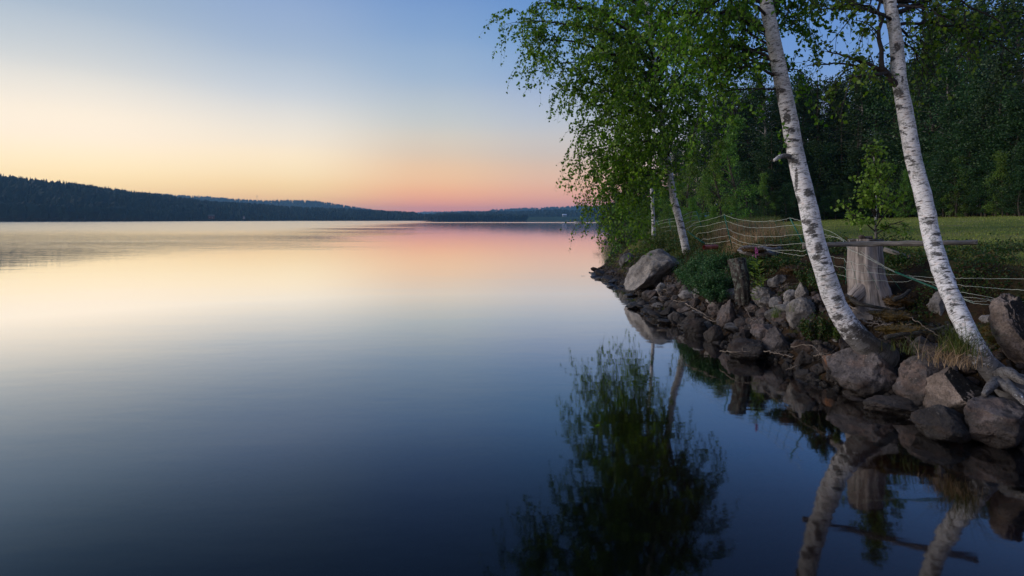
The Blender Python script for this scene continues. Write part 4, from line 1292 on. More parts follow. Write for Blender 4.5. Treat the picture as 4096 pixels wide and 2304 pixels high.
# small stones of the shore: one mesh per kind, copied
SM = []
for i in range(9):
    mb = MB()
    mb.add(rock_verts(200 + i, (), 9, ICO3, .05, .9, .6), ICO3[1])
    SM.append(mb)
protos = {}
r = np.random.default_rng(5)


def stone(x, y, z, s, mat_, label, group, flat=.65, name='stone'):
    i = int(r.integers(len(SM)))
    key = (i, mat_)
    if key not in protos:
        o = SM[i].build(name, M[mat_])
        protos[key] = o
    else:
        o = protos[key].copy()
        COL.objects.link(o)
    o.location = (x, y, z)
    o.scale = (s * r.uniform(.8, 1.25), s * r.uniform(.8, 1.2), s * flat * r.uniform(.75, 1.2))
    o.rotation_euler = (r.normal() * .25, r.normal() * .25, r.uniform(0, 6.28))
    return tag(o, label, 'stone', group)


# bank between waterline and turf
n = 0
for _ in range(900):
    if n >= 150:
        break
    y = 4.4 + (r.random() ** 1.25) * 9.2
    s = r.uniform(-.15, .85) if y < 9 else r.uniform(-.12, .7)
    x = float(shore(y)) + s
    if x / y > .93:
        continue
    sz = r.uniform(.04, .15) * (1.1 if y > 8 else .9)
    k = r.random()
    stone(x, y, float(ground_z(x, y)) + sz * .25, sz, 'granite_dark' if k < .5 else 'granite_red' if k < .7 else 'granite', 'small weathered stone packed between the boulders of the shore', 'small stones between the shore boulders')
    n += 1
for _ in range(60):
    y = r.uniform(14.8, 20.3)
    x = float(shore(y)) + r.uniform(-.5, .9)
    sz = r.uniform(.10, .26)
    stone(x, y, float(ground_z(x, y)) * .6 + .03, sz, 'granite_dark', 'low dark flat stone of the spit left of the biggest boulder', 'flat dark stones of the spit', .42)
for _ in range(30):
    y = r.uniform(9.0, 12.5)
    x = float(shore(y)) + r.uniform(-.22, .12)
    sz = r.uniform(.07, .16)
    stone(x, y, .03, sz, 'granite_dark', 'wet dark flat stone at the waterline right of the biggest boulder', 'wet flat stones along the waterline', .4)
# gravel under them
mb = MB()
pv, pf = ico(2)
n = 5200
yy = 4.2 + r.random(n) ** 1.3 * 17
xx = shore(yy) + r.uniform(-.5, 1.0, n)
zz = ground_z(xx, yy)
sz = r.uniform(.012, .045, n)
vv = pv[None] * r.uniform(.65, 1.3, (n, len(pv), 1)) * (sz[:, None] * r.uniform(.6, 1.2, (n, 3)))[:, None] + np.stack([xx, yy, zz + sz * .3], -1)[:, None]
mb.add(vv.reshape(-1, 3), (pf[None] + np.arange(n)[:, None, None] * len(pv)).reshape(-1, 3))
tag(mb.build('gravel', M['granite_dark']), 'dark gravel filling the gaps between the shore stones', 'gravel', kind='stuff')
# stones lying under the water
for _ in range(34):
    y = r.uniform(3.6, 9)
    x = float(shore(y)) + r.uniform(-1.3, -.15)
    sz = r.uniform(.08, .22)
    stone(x, y, float(ground_z(x, y)) + .01, sz, 'granite_red', 'brown stone lying under the clear shallow water', 'stones under the shallow water', .5)

# ------------------------------------------------------------------ stumps, rail, fence
base = P(866, 306, 6.65)
ts = thing('tree_stump', 'tall grey weathered stump with flared foot behind the netting', 'stump', base)
a = MB()
top = P(865.5, 241, 6.72) - base
hgt = top.z
lob = lambda th, L: 1 + (1.0 * np.exp(-L / .14) + .06 * np.exp(-L / .35)) * (.1 + 1.9 * np.clip(np.cos(th - 2.6), 0, 1) ** 2 + .35 * np.clip(np.cos(th - .35), 0, 1) ** 3) + .04 * np.cos(5 * th + L * 2) + .02 * np.cos(11 * th)
tube(a, spline([(0.02, 0, -.12), (0.01, 0, .15), (0, 0.02, hgt * .5), (top.x, top.y, hgt)], 60), np.linspace(.19, .172, 60), 72, False, True, .05, 3, lob)
a.build('stump_body', M['stump'], ts)
a = MB()
th = np.linspace(0, 2 * np.pi, 40, endpoint=False)
rr = .178 * (1 + .05 * np.cos(5 * th) + .03 * np.cos(11 * th))
tube(a, [(top.x, top.y, hgt - .008), (top.x, top.y, hgt + .022)], [.185, .18], 40, True, True, .05, 3)
a.build('stump_top', M['post'], ts)
a = MB()
tube(a, spline([Vector((-.08, -.06, .22)), Vector((-.22, -.12, .12)), Vector((-.34, -.16, .03)), Vector((-.46, -.14, -.06))], 20), np.linspace(.085, .05, 20), 16, True, True, .15, 4)
a.build('root', M['stump'], ts)
for i, (u, du, lb) in enumerate([(861.5, 2.9, 'largest of three brown pebbles set on the grey stump'), (866.6, 2.2, 'middle of three brown pebbles set on the grey stump'), (870.3, 2.3, 'end one of three brown pebbles, next to the sapling stem')]):
    mb = MB()
    d = 6.7
    w = du / F * d
    mb.add(rock_verts(300 + i, (), 2, ICO3, .03) * np.array([w, w, w * .75]), ICO3[1])
    o = mb.build('pebble', M['granite_red'])
    o.location = (P(u, 0, d).x, d, base.z + hgt + .022 + w * .7)
    tag(o, lb, 'stone')

# dark log standing among the stones
base = P(741, 298, 8.75)
t = thing('log_post', 'dark rotten log standing upright among the shore stones', 'log', base)
a = MB()
tp_ = P(737, 259, 8.85) - base
tube(a, spline([(.03, 0, -.1), (.01, 0, .2), (tp_.x, tp_.y, tp_.z)], 40), np.linspace(.1, .125, 40), 40, True, True, .10, 7, lambda th, L: 1 + .06 * np.cos(9 * th + L * 3) + .05 * np.cos(4 * th))
a.build('log_body', M['post'], t)
a = MB()
tube(a, spline([P(746, 276, 8.7) - base, P(747.5, 283, 8.66) - base, P(748.5, 290, 8.68) - base], 8), np.linspace(.012, .006, 8), 5, True, True)
a.build('snag', M['dead_twig'].copy() if False else M['post'], t)

a = MB()
rl = spline([P(802.5, 246.3, 6.3), P(830, 244.8, 6.2), P(870, 243.8, 6.05), P(920, 243.2, 5.85), P(977, 242, 5.66)], 90)
tube(a, rl, np.linspace(.031, .026, 90), 20, True, True, .2, 12)
tag(a.build('timber_rail', M['rail']), 'weathered grey pole fixed across the two near birches', 'rail')
a = MB()
tube(a, [P(884, 249, 7.4), P(911, 258, 7.3)], [.03, .03], 8, True, True, .1, 3)
tag(a.build('plank', M['rail']), 'short grey board slanting behind the stump', 'plank')
# red pipe
a = MB()
pa, pb = P(704, 247.2, 11.3), P(717, 246.8, 11.45)
rr_ = .046
th = np.linspace(0, 2 * np.pi, 24, endpoint=False)
tube(a, [pa, pb], [rr_, rr_], 24, False)
tube(a, [pb, pa], [rr_ * .85, rr_ * .85], 24, False)
tag(a.build('drain_pipe', M['red_plastic']), 'short red plastic pipe lying in the shrubs under the netting', 'pipe')


def z6b(x, y, d):
    return P(650 + x * .067925, 205 + y * .067925, d)


def z2p(x, y, d):
    return P(775 + x * .09667, 225 + y * .09667, d)


fb_ = z6b(1200, 590, 11.0)
tf = thing('netting_fence', 'sagging sheep netting of white cords on green stakes', 'fence', fb_)


def stake(pts, rad):
    a = MB()
    tube(a, [Vector(q_) for q_ in pts], rad, 8, True)
    shift(a, tf)
    return a.build('stake', M['green_plastic'], tf)


stake([z6b(685, 92, 14.5), z6b(762, 330, 14.4)], .012)
stake([z6b(1090, 138, 11.0), z6b(1145, 360, 11.0), z6b(1205, 620, 11.0)], .011)
stake([z6b(2062, 193, 8.6), z6b(2210, 480, 8.6), z6b(2375, 830, 8.6)], .011)
stake([z6b(100, 220, 19), z6b(150, 360, 19)], .013)
stake([z6b(278, 205, 17.5), z6b(325, 440, 17.5)], .013)
stake([z2p(1240, 485, 6.15), z2p(1690, 665, 5.85), z2p(2060, 810, 5.65)], .010)
a = MB()
for k_ in range(4):
    tube(a, spline([z6b(550 + 5 * k_, 382 + 4 * k_, 12.2), z6b(640 + 6 * k_, 452 + 7 * k_, 12.1), z6b(720 + 7 * k_, 505 + 9 * k_, 12.0), z6b(805, 560 + 3 * k_, 12.0)], 14), [.009] * 14, 6)
shift(a, tf)
a.build('fallen_stake', M['green_plastic'], tf)


def cord(name, pts, mat_='white_cord', rad=.0024, wig=.004, n=60, seed=0):
    r_ = np.random.default_rng(seed)
    p = spline(pts, n)
    w = r_.normal(size=(n, 3)) * wig
    w[:, 1] *= .3
    p = p + (w + np.roll(w, 1, 0)) * .5
    a = MB()
    tube(a, p, rad, 5)
    shift(a, tf)
    return a.build(name, M[mat_], tf)


# cords from the far stakes to stake B
for k_, pts in enumerate([
    [(490, 155, 13.9), (600, 110, 14.2), (685, 95, 14.5)], [(500, 208, 13.8), (610, 165, 14.2), (700, 150, 14.5)], [(515, 280, 13.6), (620, 230, 14), (710, 222, 14.4)], [(520, 352, 13.3), (640, 300, 14), (740, 290, 14.4)],
    [(60, 255, 19.5), (150, 235, 18.7), (240, 215, 18), (380, 198, 17)], [(110, 290, 19), (210, 260, 18.3), (280, 250, 17.6), (400, 245, 16.8)], [(140, 340, 19), (230, 325, 18.2), (300, 312, 17.6), (410, 312, 16.8)], [(180, 398, 18.7), (310, 370, 17.5), (410, 380, 16.8)], [(210, 435, 18.5), (310, 415, 17.5), (420, 428, 16.6)],
    [(552, 383, 12.2), (590, 320, 12.1), (660, 262, 11.9), (760, 240, 11.7), (900, 205, 11.4), (1000, 178, 11.2), (1090, 140, 11)],
    [(605, 420, 12.2), (640, 360, 12), (690, 325, 11.9), (800, 312, 11.7), (950, 275, 11.3), (1110, 235, 11)],
    [(672, 470, 12.1), (705, 420, 11.9), (840, 405, 11.6), (1000, 365, 11.3), (1140, 340, 11)],
    [(750, 535, 12), (785, 500, 11.9), (850, 503, 11.7), (1000, 475, 11.3), (1165, 450, 11)],
    [(800, 562, 12), (900, 565, 11.6), (1040, 548, 11.3), (1185, 522, 11)]]):
    cord('cord', [z6b(*q_) for q_ in pts], seed=k_, wig=.004, rad=.0027)
BC = [[(1090, 140, 11), (1150, 165, 10.8), (1280, 208, 10.5), (1420, 232, 10.1), (1540, 242, 9.8), (1720, 241, 9.4), (1850, 230, 9.1), (1960, 215, 8.9), (2065, 193, 8.6), (2150, 212, 8.4), (2240, 238, 8.2)],
      [(1120, 230, 11), (1240, 280, 10.6), (1400, 320, 10.1), (1540, 335, 9.8), (1720, 335, 9.4), (1900, 318, 9), (2110, 293, 8.6), (2190, 298, 8.4), (2250, 312, 8.2)],
      [(1145, 342, 11), (1230, 400, 10.7), (1350, 440, 10.3), (1500, 462, 9.9), (1700, 468, 9.4), (1900, 460, 9), (2160, 435, 8.6), (2280, 425, 8.3)],
      [(1170, 450, 11), (1260, 505, 10.6), (1330, 538, 10.4), (1430, 562, 10.1), (1560, 580, 9.7), (1750, 592, 9.3), (1950, 588, 8.9), (2240, 560, 8.5), (2290, 556, 8.3)],
      [(1200, 540, 11), (1290, 580, 10.6), (1420, 615, 10.2), (1600, 640, 9.7), (1760, 660, 9.3), (1930, 668, 8.9), (2100, 664, 8.7), (2240, 680, 8.5), (2310, 660, 8.3)],
      [(1215, 598, 11), (1330, 632, 10.5), (1450, 645, 10.1), (1600, 650, 9.7), (1780, 668, 9.3), (1900, 695, 9), (2060, 722, 8.8), (2160, 735, 8.6), (2250, 752, 8.5), (2310, 722, 8.4)]]
for k_, pts in enumerate(BC):
    cord('cord', [z6b(*q_) for q_ in pts], seed=20 + k_, wig=.004)
# from the first birch past the stump and the second birch, out of frame
for k_, pts in enumerate([
    [(475, 30, 8.0), (600, 80, 7.5), (735, 170, 7.0), (830, 240, 6.7), (960, 320, 6.45), (1090, 402, 6.3), (1255, 492, 6.15)],
    [(490, 95, 8.0), (600, 120, 7.6), (690, 155, 7.2), (770, 250, 6.7), (860, 290, 6.5), (1000, 362, 6.35), (1120, 425, 6.25), (1255, 495, 6.15)],
    [(500, 130, 8.0), (620, 125, 7.5), (700, 155, 7.1), (760, 250, 6.65), (880, 300, 6.45), (1050, 395, 6.3), (1255, 498, 6.15)],
    [(545, 315, 7.6), (620, 335, 7.2), (710, 350, 6.8), (735, 385, 6.5), (780, 375, 6.4), (850, 408, 6.35), (915, 405, 6.3), (1000, 435, 6.28), (1090, 440, 6.25), (1200, 465, 6.2)],
    [(590, 418, 7.4), (680, 435, 7.0), (720, 440, 6.6), (735, 465, 6.45), (790, 463, 6.38), (900, 490, 6.32), (970, 488, 6.3), (1130, 510, 6.2), (1350, 520, 6.1), (1500, 532, 6.0), (1660, 545, 5.9), (1840, 550, 5.75), (2000, 552, 5.6), (2300, 554, 5.4), (2700, 560, 5.2)],
    [(615, 505, 7.3), (700, 525, 6.9), (760, 540, 6.5), (810, 553, 6.35), (920, 575, 6.3), (1050, 572, 6.25), (1190, 585, 6.2), (1330, 588, 6.1), (1420, 570, 6.05)],
    [(1260, 495, 6.15), (1400, 545, 6.05), (1520, 575, 5.95), (1670, 596, 5.85), (1860, 617, 5.7), (2100, 640, 5.5), (2360, 660, 5.35), (2700, 680, 5.15)],
    [(1300, 510, 6.12), (1450, 550, 6.0), (1600, 590, 5.9), (1690, 640, 5.85), (1900, 688, 5.65), (2150, 732, 5.45), (2350, 775, 5.3), (2700, 805, 5.1)],
    [(1910, 742, 5.6), (2050, 752, 5.5), (2200, 770, 5.4), (2310, 790, 5.3), (2420, 815, 5.2), (2560, 850, 5.1)],
    [(1540, 620, 5.95), (1690, 660, 5.85), (1950, 760, 5.6), (2060, 790, 5.5), (2200, 785, 5.4), (2290, 790, 5.3)],
    [(1930, 765, 5.6), (2060, 808, 5.5), (2170, 822, 5.4), (2260, 826, 5.35), (2450, 826, 5.2), (2700, 840, 5.1)]]):
    cord('cord', [z2p(*q_) for q_ in pts], seed=50 + k_, wig=.003, rad=.0017, n=90)
# thin green upright strings
for k_, x in enumerate([1280, 1370, 1460, 1545, 1640, 1740, 1850, 1960]):
    top_, bot = np.interp(x, [p_[0] for p_ in BC[0]], [p_[1] for p_ in BC[0]]), np.interp(x, [p_[0] for p_ in BC[3]], [p_[1] for p_ in BC[3]])
    dd = np.interp(x, [p_[0] for p_ in BC[0]], [p_[2] for p_ in BC[0]])
    cord('upright_string', [z6b(x, top_, dd), z6b(x + 12 + k_ * 5, (top_ + bot) / 2, dd), z6b(x + 25 + k_ * 12, bot, dd)], 'green_plastic', .0026, .002, 12, 90 + k_)
for k_, (x, x2, y0, y1, dd) in enumerate([(715, 730, 345, 620, 6.6), (785, 850, 380, 640, 6.4), (920, 1070, 405, 670, 6.3), (1100, 1310, 430, 680, 6.2), (600, 608, 320, 500, 7.2)]):
    cord('upright_string', [z2p(x, y0, dd), z2p((x + x2) / 2 + 8, (y0 + y1) / 2, dd), z2p(x2, y1, dd)], 'green_plastic', .002, .002, 12, 110 + k_)

# ------------------------------------------------------------------ rock outcrop with moss behind the fence
o = rock(*zz1(1880, 2420, 235, 350), 'low flat outcrop with orange moss under the netting', 'granite', 70, d=9.6, dep=1.0, nclip=6, sink=.3, planes=[((.1, -.2, .97), .5)])


def patch(name, label, cat, c, rx, ry, n, fn, kind=None, group=None, seed=0):
    pass


def moss_pad(u, v, d, w, dp, hh, label, seed):
    r_ = np.random.default_rng(seed)
    c = P(u, v, d)
    o = thing('moss_cushion', label, 'moss', c)
    base_v = ICO3[0] * np.array([w / 2, dp / 2, hh])
    base_v = base_v * (1 + .32 * fbm(ICO3[0] * 2.2 + seed, 4))[:, None]
    a = MB()
    a.add(base_v, ICO3[1])
    n = 1600
    k = r_.integers(0, len(base_v), n)
    p = base_v[k] + r_.normal(size=(n, 3)) * .006
    leaves(a, p, nrm(ICO3[0][k]) + r_.normal(size=(n, 3)) * .7, .022 * r_.uniform(.6, 1.4, n), .3, .05, r_)
    a.build('moss_body', M['moss'], o)
    return o


moss_pad(754, 250, 9.5, .36, .3, .04, 'orange moss cushion on the flat outcrop', 1)
moss_pad(770, 246, 10.0, .45, .3, .03, 'second orange moss strip on top of the outcrop', 2)
moss_pad(891, 316, 6.0, .40, .25, .055, 'orange-brown moss cushion beneath the stump', 3)
moss_pad(848, 302, 6.35, .13, .12, .06, 'small orange moss clump at the stump root', 4)
moss_pad(899, 302, 6.4, .28, .2, .06, 'brown mossy turf lump right of the stump', 5)
moss_pad(905, 330, 5.7, .5, .2, .04, 'dull moss strip on the root below the stump', 6)
moss_pad(793, 270, 8.2, .3, .2, .05, 'rusty moss hanging from the bank edge', 7)
moss_pad(1000, 334, 5.3, .28, .2, .07, 'dull green-brown moss by the tilted slab', 8)


# ------------------------------------------------------------------ shrubs, ground cover, grass
def shrub(name, label, u0, u1, v0, v1, d, n, leaf, mat_, seed, stems=14, dep=.8, cat='bush', group=None):
    r_ = np.random.default_rng(seed)
    c = P((u0 + u1) / 2, v1, d)
    w = (u1 - u0) / F * d
    h = (v1 - v0) / F * d
    o = thing(name, label, cat, c, group)
    a, b = MB(), MB()
    for i in range(stems):
        e = np.array([r_.uniform(-.5, .5) * w, r_.uniform(-.5, .5) * w * dep, h * r_.uniform(.3, 1.0)])
        e[2] *= math.sqrt(max(.2, 1 - (2 * e[0] / w) ** 2 * .7))
        if r_.random() < .3:
            e = e * r_.uniform(1.0, 1.35)
        s_ = np.array([e[0] * .45, e[1] * .45, -.05])
        p = spline([s_, (s_ + e) / 2 + r_.normal(size=3) * .05 * w, e], 8)
        tube(a, p, np.linspace(.006, .002, 8), 4, False)
        m_ = n // stems
        t_ = r_.beta(1.6, 1.0, m_)
        q_ = np.stack([np.interp(t_, np.linspace(0, 1, 8), p[:, k]) for k in range(3)], -1)
        q_ += r_.normal(size=(m_, 3)) * np.array([w, w * dep, h]) * (.02 + .05 * t_[:, None])
        q_[:, 2] = np.maximum(q_[:, 2], -.04)
        leaves(b, q_, r_.normal(size=(m_, 3)) + np.array([0, 0, .35]), leaf * r_.uniform(.6, 1.3, m_), .62, .1, r_)
    a.build('stems', M['twig'], o)
    b.build('foliage', M[mat_], o)
    return o


shrub('blueberry_shrub', 'broad dark green shrub spilling over the stones left of the log', 690, 732, 268, 293, 9.6, 8000, .028, 'shrub_leaf', 1, 60)
shrub('blueberry_shrub', 'dark green shrub at the foot of the third birch', 681, 712, 254, 284, 10.8, 7000, .028, 'shrub_leaf', 2, 50)
shrub('blueberry_shrub', 'dark green shrub in front of the red pipe', 698, 744, 253, 272, 10.4, 8000, .028, 'shrub_leaf', 3, 50)
shrub('blueberry_shrub', 'small shrub between the log and the fireweed', 745, 760, 256, 275, 9.4, 2200, .026, 'shrub_leaf', 4, 20)
shrub('willow_shoot', 'little green shrub on the stones beside the first birch', 803, 829, 310, 336, 6.55, 3600, .026, 'cover_leaf', 5, 30)
shrub('willow_shoot', 'small green sprig right beside the first birch foot', 833, 842, 325, 336, 6.2, 350, .03, 'grass', 6, 8)
shrub('lingonberry_shrub', 'pale-leaved low shrub on the mossy bank left of the first birch', 800, 820, 262, 282, 7.8, 1800, .028, 'cover_leaf', 8, 24)
shrub('lingonberry_shrub', 'green shrub in the shade behind the stump', 888, 905, 252, 270, 7.3, 1300, .032, 'cover_leaf', 9, 18)
for i, (u0, u1, v0, v1, d) in enumerate([(640, 668, 236, 254, 16), (655, 685, 230, 250, 16.5), (636, 655, 244, 258, 17), (665, 690, 240, 258, 14.5), (690, 712, 228, 246, 14), (625, 645, 232, 246, 22), (634, 656, 240, 260, 18.5), (628, 648, 236, 254, 20.5), (648, 672, 246, 262, 15.5), (618, 638, 228, 244, 28), (630, 650, 248, 263, 19), (624, 640, 244, 258, 23), (640, 662, 252, 264, 17)]):
    shrub('scrub_plant', 'leafy green scrub plant behind the biggest boulder', u0, u1, v0, v1, d, 2600, .05, 'cover_leaf' if i % 2 else 'grass', 20 + i, 26, 1.2, 'plant', 'scrub plants behind the biggest boulder')

shrub('blueberry_shrub', 'low green shrub between the third birch and its boulder', 676, 700, 262, 280, 11.6, 3000, .028, 'shrub_leaf', 41, 24)
shrub('blueberry_shrub', 'loose green shrub hanging over the brown stones below the others', 702, 728, 280, 299, 9.3, 3000, .026, 'shrub_leaf', 42, 24)
for i_, (u0, u1, v0, v1, d) in enumerate([(903, 940, 266, 286, 6.9), (950, 1000, 264, 284, 6.3), (996, 1040, 266, 288, 6.1), (915, 955, 258, 270, 7.0), (1000, 1045, 280, 298, 6.0), (770, 800, 254, 266, 8.6), (812, 836, 268, 284, 7.2)]):
    shrub('lingonberry_shrub', 'low mixed green cover on the turf edge behind the rail', u0, u1, v0, v1, d, 2600, .026, 'cover_leaf', 60 + i_, 40, 1.0, 'bush', 'low cover plants on the turf edge')
# ground cover leaves on the bank crest
r = np.random.default_rng(8)
n = 130000
yy = 4.9 + 19 * r.random(n) ** 1.5
sx_ = np.where(yy > 13, r.uniform(.4, 3.0, n), r.uniform(.75, 3.0, n))
xx = shore(yy) + sx_
cl = fbm(np.stack([xx, yy, xx * 0], -1) * 2.6, 3)
ok = (cl > -.32 + .35 * (sx_ < 1.15) * (yy < 13) + .8 * (sx_ > lawn_edge(yy) + .1)) & (xx / yy < 1.05)
xx, yy, cl = xx[ok], yy[ok], cl[ok]
zz = ground_z(xx, yy) + np.abs(r.normal(size=len(xx))) * .035 * (1 + 2 * np.clip(cl, 0, .5))
mb = MB()
leaves(mb, np.stack([xx, yy, zz], -1), r.normal(size=(len(xx), 3)) + np.array([0, 0, .3]), (.018 + .0014 * yy) * r.uniform(.5, 1.4, len(xx)), .6, .1, r)
tag(mb.build('ground_cover', M['cover_leaf']), 'low leafy lingonberry cover on the bank', 'ground cover', kind='stuff')
# rusty leaf litter and moss tufts on the bank
n = 26000
yy = 4.8 + 8 * r.random(n) ** 1.2
sx_ = r.uniform(.55, 2.3, n)
xx = shore(yy) + sx_
cl = fbm(np.stack([xx, yy, xx * 0 + 5], -1) * 2.0, 3)
ok = (cl > .12) & (xx / yy < 1.05)
xx, yy = xx[ok], yy[ok]
mb = MB()
leaves(mb, np.stack([xx, yy, ground_z(xx, yy) + .004], -1), r.normal(size=(len(xx), 3)) + np.array([0, 0, .6]), .022 * r.uniform(.5, 1.5, len(xx)), .35, .08, r)
tag(mb.build('moss', M['moss']), 'rusty brown moss over the eroded bank', 'moss', kind='stuff')
# lawn blades
n = 150000
yy = 5.5 + 34 * r.random(n) ** 1.6
sx_ = 1.6 + 33 * r.random(n) ** 1.75
xx = shore(yy) + sx_
ok = (xx / yy < 1.02) & (xx / yy > .36) & (sx_ + .35 * fbm(np.stack([xx, yy, xx * 0], -1) * .9, 3) > lawn_edge(yy))
xx, yy = xx[ok], yy[ok]
mb = MB()
blades(mb, np.stack([xx, yy, ground_z(xx, yy) - .003], -1), r.uniform(.015, .04, len(xx)) * (1 + yy / 40), r.uniform(.004, .008, len(xx)) * (1 + yy / 14), .5, r, 2)
tag(mb.build('lawn_grass', M['lawn']), 'short mown lawn grass behind the shore', 'grass', kind='stuff')
# tall meadow grass by the fence, green and straw coloured
for mt_, nm, lb, n, yr, urange, hh in [('grass', 'meadow_grass', 'tall green grass around the netting fence', 16000, (9.5, 30), (.235, .47), (.12, .42)), ('dry_grass', 'dry_grass', 'tall straw coloured grass behind the netting', 15000, (10.8, 15.5), (.375, .475), (.18, .46))]:
    yy = r.uniform(*yr, n)
    xx = r.uniform(*urange, n) * yy
    if mt_ == 'dry_grass':
        yy = np.clip(12.9 + r.normal(size=n) * 1.1, 10.6, 17)
        xx = (.418 + r.normal(size=n) * .028) * yy
    s_ = xx - shore(yy)
    cl = fbm(np.stack([xx, yy, xx * 0 + 9], -1) * 1.1, 3)
    ok = (s_ > np.where(yy > 13, .5, 1.0)) & (cl > (-.45 if mt_ == 'grass' else -.15))
    xx, yy = xx[ok], yy[ok]
    mb = MB()
    blades(mb, np.stack([xx, yy, ground_z(xx, yy)], -1), r.uniform(*hh, len(xx)) * np.interp(yy, [9, 12, 20], [.55, .9, 1.3]), r.uniform(.005, .010, len(xx)) * (yy / 12), .45, r, 3)
    tag(mb.build(nm, M[mt_]), lb, 'grass', kind='stuff')


def tuft(name, label, u, v, d, n, h, sp, mat_, seed, lean=.8, w=.006, group=None):
    r_ = np.random.default_rng(seed)
    o = thing(name, label, 'grass tuft', P(u, v, d), group)
    a = MB()
    p = np.stack([r_.normal(size=n) * sp, r_.normal(size=n) * sp, np.full(n, -.02)], -1)
    blades(a, p, h * r_.uniform(.4, 1.15, n), w * r_.uniform(.6, 1.2, n), lean, r_, 4)
    a.build('blades', M[mat_], o)
    return o


tuft('grass_tuft', 'long green grass tuft hanging at the left of the second birch', 962, 350, 5.1, 260, .36, .075, 'grass', 1)
tuft('grass_tuft', 'straw coloured grass under the second birch', 950, 362, 5.05, 190, .30, .10, 'dry_grass', 2, 1.3, .004)
tuft('grass_tuft', 'loose green blades beside the half hidden grey stone', 905, 350, 5.5, 60, .28, .09, 'grass', 3, 1.2)
tuft('grass_tuft', 'little yellow-green tuft among the brown stones', 776, 316, 7.4, 70, .20, .03, 'grass', 4, .6, .005)
tuft('grass_tuft', 'thin green tuft beside the log foot', 791, 310, 7.3, 16, .22, .03, 'grass', 5, .6, .005)
tuft('grass_tuft', 'yellowish tuft on the ground cover behind the rail', 925, 262, 7.4, 60, .16, .06, 'dry_grass', 6, .6, .004)
tuft('grass_tuft', 'pale dry tuft in the ground cover near the frame edge', 998, 265, 7.0, 60, .18, .06, 'dry_grass', 7, .6, .004)

# fireweed
fz = P(762, 298, 8.5)
t = thing('fireweed', 'pink flowered fireweed beside the dark log', 'flower', fz)
a = MB()
sp_ = spline([Vector((0, 0, 0)), P(761, 280, 8.5) - fz, P(757, 262, 8.55) - fz, P(756, 247, 8.6) - fz], 24)
tube(a, sp_, np.linspace(.006, .003, 24), 5)
a.build('stem', M['shrub_leaf'], t)
a = MB()
r = np.random.default_rng(3)
tt = r.uniform(.05, .75, 80)
p = np.stack([np.interp(tt, np.linspace(0, 1, 24), sp_[:, k]) for k in range(3)], -1)
th = r.uniform(0, 6.28, 80)
leaves(a, p, np.stack([np.cos(th), np.sin(th), r.uniform(.1, .7, 80)], -1), .11 * r.uniform(.6, 1.1, 80), .2, .04, r)
p2_ = p + np.array([-.10, -.05, -.1]) * r.uniform(.5, 1.3, (80, 1))
leaves(a, p2_[:40], np.stack([np.cos(th), np.sin(th), r.uniform(.1, .7, 80)], -1)[:40], .09, .2, .04, r)
a.build('leaves', M['sapling_leaf'], t)
a = MB()
n = 90
tt = r.uniform(.80, .97, n) ** 1
p = np.stack([np.interp(tt, np.linspace(0, 1, 24), sp_[:, k]) for k in range(3)], -1) + r.normal(size=(n, 3)) * .014 * ((1.05 - tt) / .2)[:, None]
leaves(a, p, r.normal(size=(n, 3)), .019, .8, .1, r)
a.build('flower', M['pink_petal'], t)

# dry twigs and driftwood
r = np.random.default_rng(6)
TW = [([(685, 304, 9.0), (695, 310, 8.6), (708, 317.5, 8.2)], .012, 'longest pale stick lying across the dark stones'),
      ([(657, 291, 11.3), (661, 297, 11), (667, 297, 10.9)], .010, 'pale curled twig under the biggest boulder'),
      ([(663, 290, 11.4), (668, 292, 11.2), (665, 297, 11)], .008, 'pale forked twig right of the biggest boulder'),
      ([(673, 301, 10.6), (683, 302, 10.3), (692, 299, 10.2)], .009, 'thin pale twig above the flat slabs'),
      ([(676, 305, 10.2), (684, 301, 10.1), (690, 298, 10.2)], .007, 'second thin twig crossing above the flat slabs'),
      ([(704, 318, 8.2), (710, 321, 8.0), (716, 322.5, 7.9)], .009, 'short bent twig below the longest pale stick'),
      ([(764, 352, 6.8), (778, 354.5, 6.5), (793, 357.5, 6.25)], .008, 'reddish straight twig across the waterline rocks'),
      ([(790, 348, 6.4), (808, 345.5, 6.2), (818, 352, 6.0), (824, 361, 5.8)], .006, 'pale wiry twig over the big dark boulder'),
      ([(813, 357, 6.0), (823, 356, 5.85), (832, 357, 5.8)], .006, 'small pale twig left of the orange stone'),
      ([(785, 370.5, 6.1), (792, 368.5, 6.0), (799, 366.5, 5.95)], .006, 'thin twig lying on the waterline gravel'),
      ([(745, 308, 8.2), (750, 318, 7.9), (753, 321, 7.8)], .006, 'bent thin twig on the brown stones'),
      ([(780, 289, 7.6), (785, 286, 7.6), (789, 284, 7.6)], .009, 'short pale twig on the shaded grey boulder'),
      ([(861, 320, 6.0), (870, 324, 5.9), (892, 327, 5.75)], .014, 'grey driftwood stick below the round stone'),
      ([(868, 328, 5.9), (876, 322, 5.9), (880, 319, 5.9)], .010, 'short crossing driftwood stick below the stump'),
      ([(846, 305, 6.3), (858, 312, 6.1), (868, 322, 5.95)], .010, 'thin grey root running down beside the first birch'),
      ([(907, 317, 5.9), (925, 328, 5.6), (942, 340, 5.4)], .005, 'long dry grass stalk bent towards the second birch'),
      ([(720, 352, 7.3), (735, 352.5, 7.0), (745, 352, 7.0)], .009, 'floating dark twig at the waterline')]
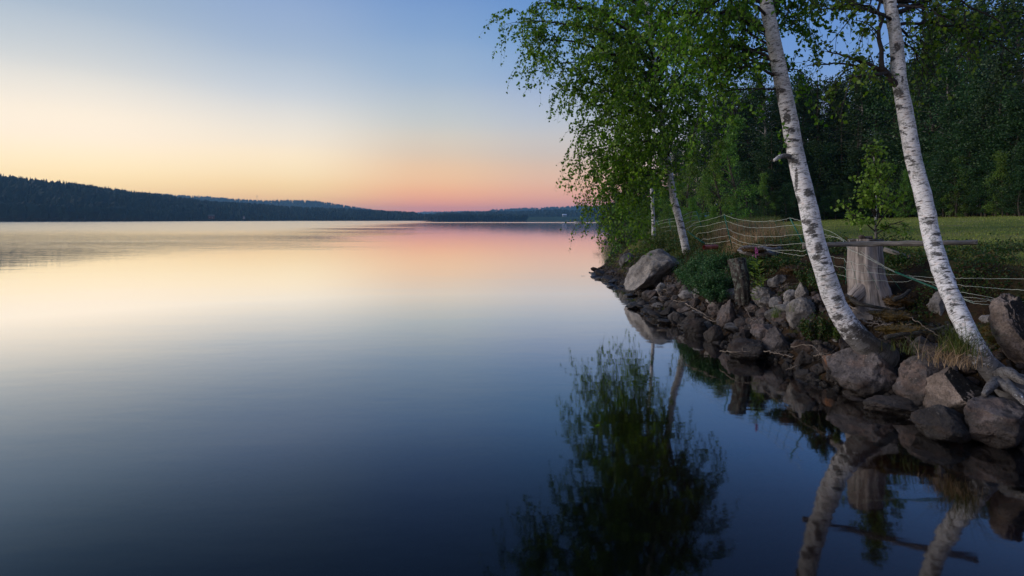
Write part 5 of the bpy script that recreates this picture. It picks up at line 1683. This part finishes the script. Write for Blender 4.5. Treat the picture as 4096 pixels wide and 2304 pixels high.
for pts, rr, lb in TW:
    a = MB()
    p = spline([P(*q_) for q_ in pts], 20) + np.array([0, -.01, .012])
    w = r.normal(size=(20, 3)) * .006
    rr *= .75
    tube(a, p + w, np.linspace(rr, rr * .4, 20), 5, True)
    if rr > .0045:
        for _ in range(3):
            k = int(r.integers(5, 18))
            tube(a, np.stack([p[k], p[k] + r.normal(size=3) * np.array([.05, .03, .03]), p[k] + r.normal(size=3) * np.array([.1, .05, .03]) + np.array([.06, 0, .02])]), [rr * .5, rr * .4, rr * .2], 4, False)
    tag(a.build('twig', M['dead_twig']), lb, 'twig')
# exposed roots under the turf by the stump
for i, (pts, rr) in enumerate([([(845, 296, 6.4), (856, 302, 6.25), (870, 306, 6.15), (890, 310, 6.1)], .028), ([(870, 312, 6.1), (890, 311, 6.0), (905, 308, 6.0)], .022), ([(885, 338, 5.6), (905, 334, 5.6), (930, 331, 5.6), (945, 326, 5.6)], .03), ([(893, 300, 6.3), (903, 296, 6.3), (910, 290, 6.4)], .03)]):
    a = MB()
    tube(a, spline([P(*q_) for q_ in pts], 30), np.linspace(rr, rr * .5, 30), 8, True, True, .35, 40 + i)
    tag(a.build('root', M['post']), ['dark root curving under the grey stump', 'short dark root right below the grey stump', 'long mossy root across the bank between the near birches', 'gnarled root stub in the mossy turf lump'][i], 'root')
# floating leaf
a = MB()
p = P(595, 426, H * F / (426 - HOR))
leaves(a, np.array([[0, 0, .004]]), np.array([[1.0, .3, 0]]), .05, .6, .02, np.random.default_rng(2))
o = a.build('floating_leaf', M['sapling_leaf'])
o.location = (p.x, p.y, 0.0)
tag(o, 'single pale leaf floating on the dark water', 'leaf')

# ------------------------------------------------------------------ air
mb = MB()
box(mb, (0, 3100, 61.5), (10600, 6400, 145))
m, nt = new_mat('haze')
pv_ = node(nt, 'ShaderNodeVolumePrincipled', {'Color': (.24, .58, .92, 1), 'Density': .00017, 'Anisotropy': .1})
node(nt, 'ShaderNodeOutputMaterial', {'Volume': pv_.outputs[0]})
tag(mb.build('haze', m, None, False), 'thin blue evening haze over the lake', 'haze', kind='stuff')
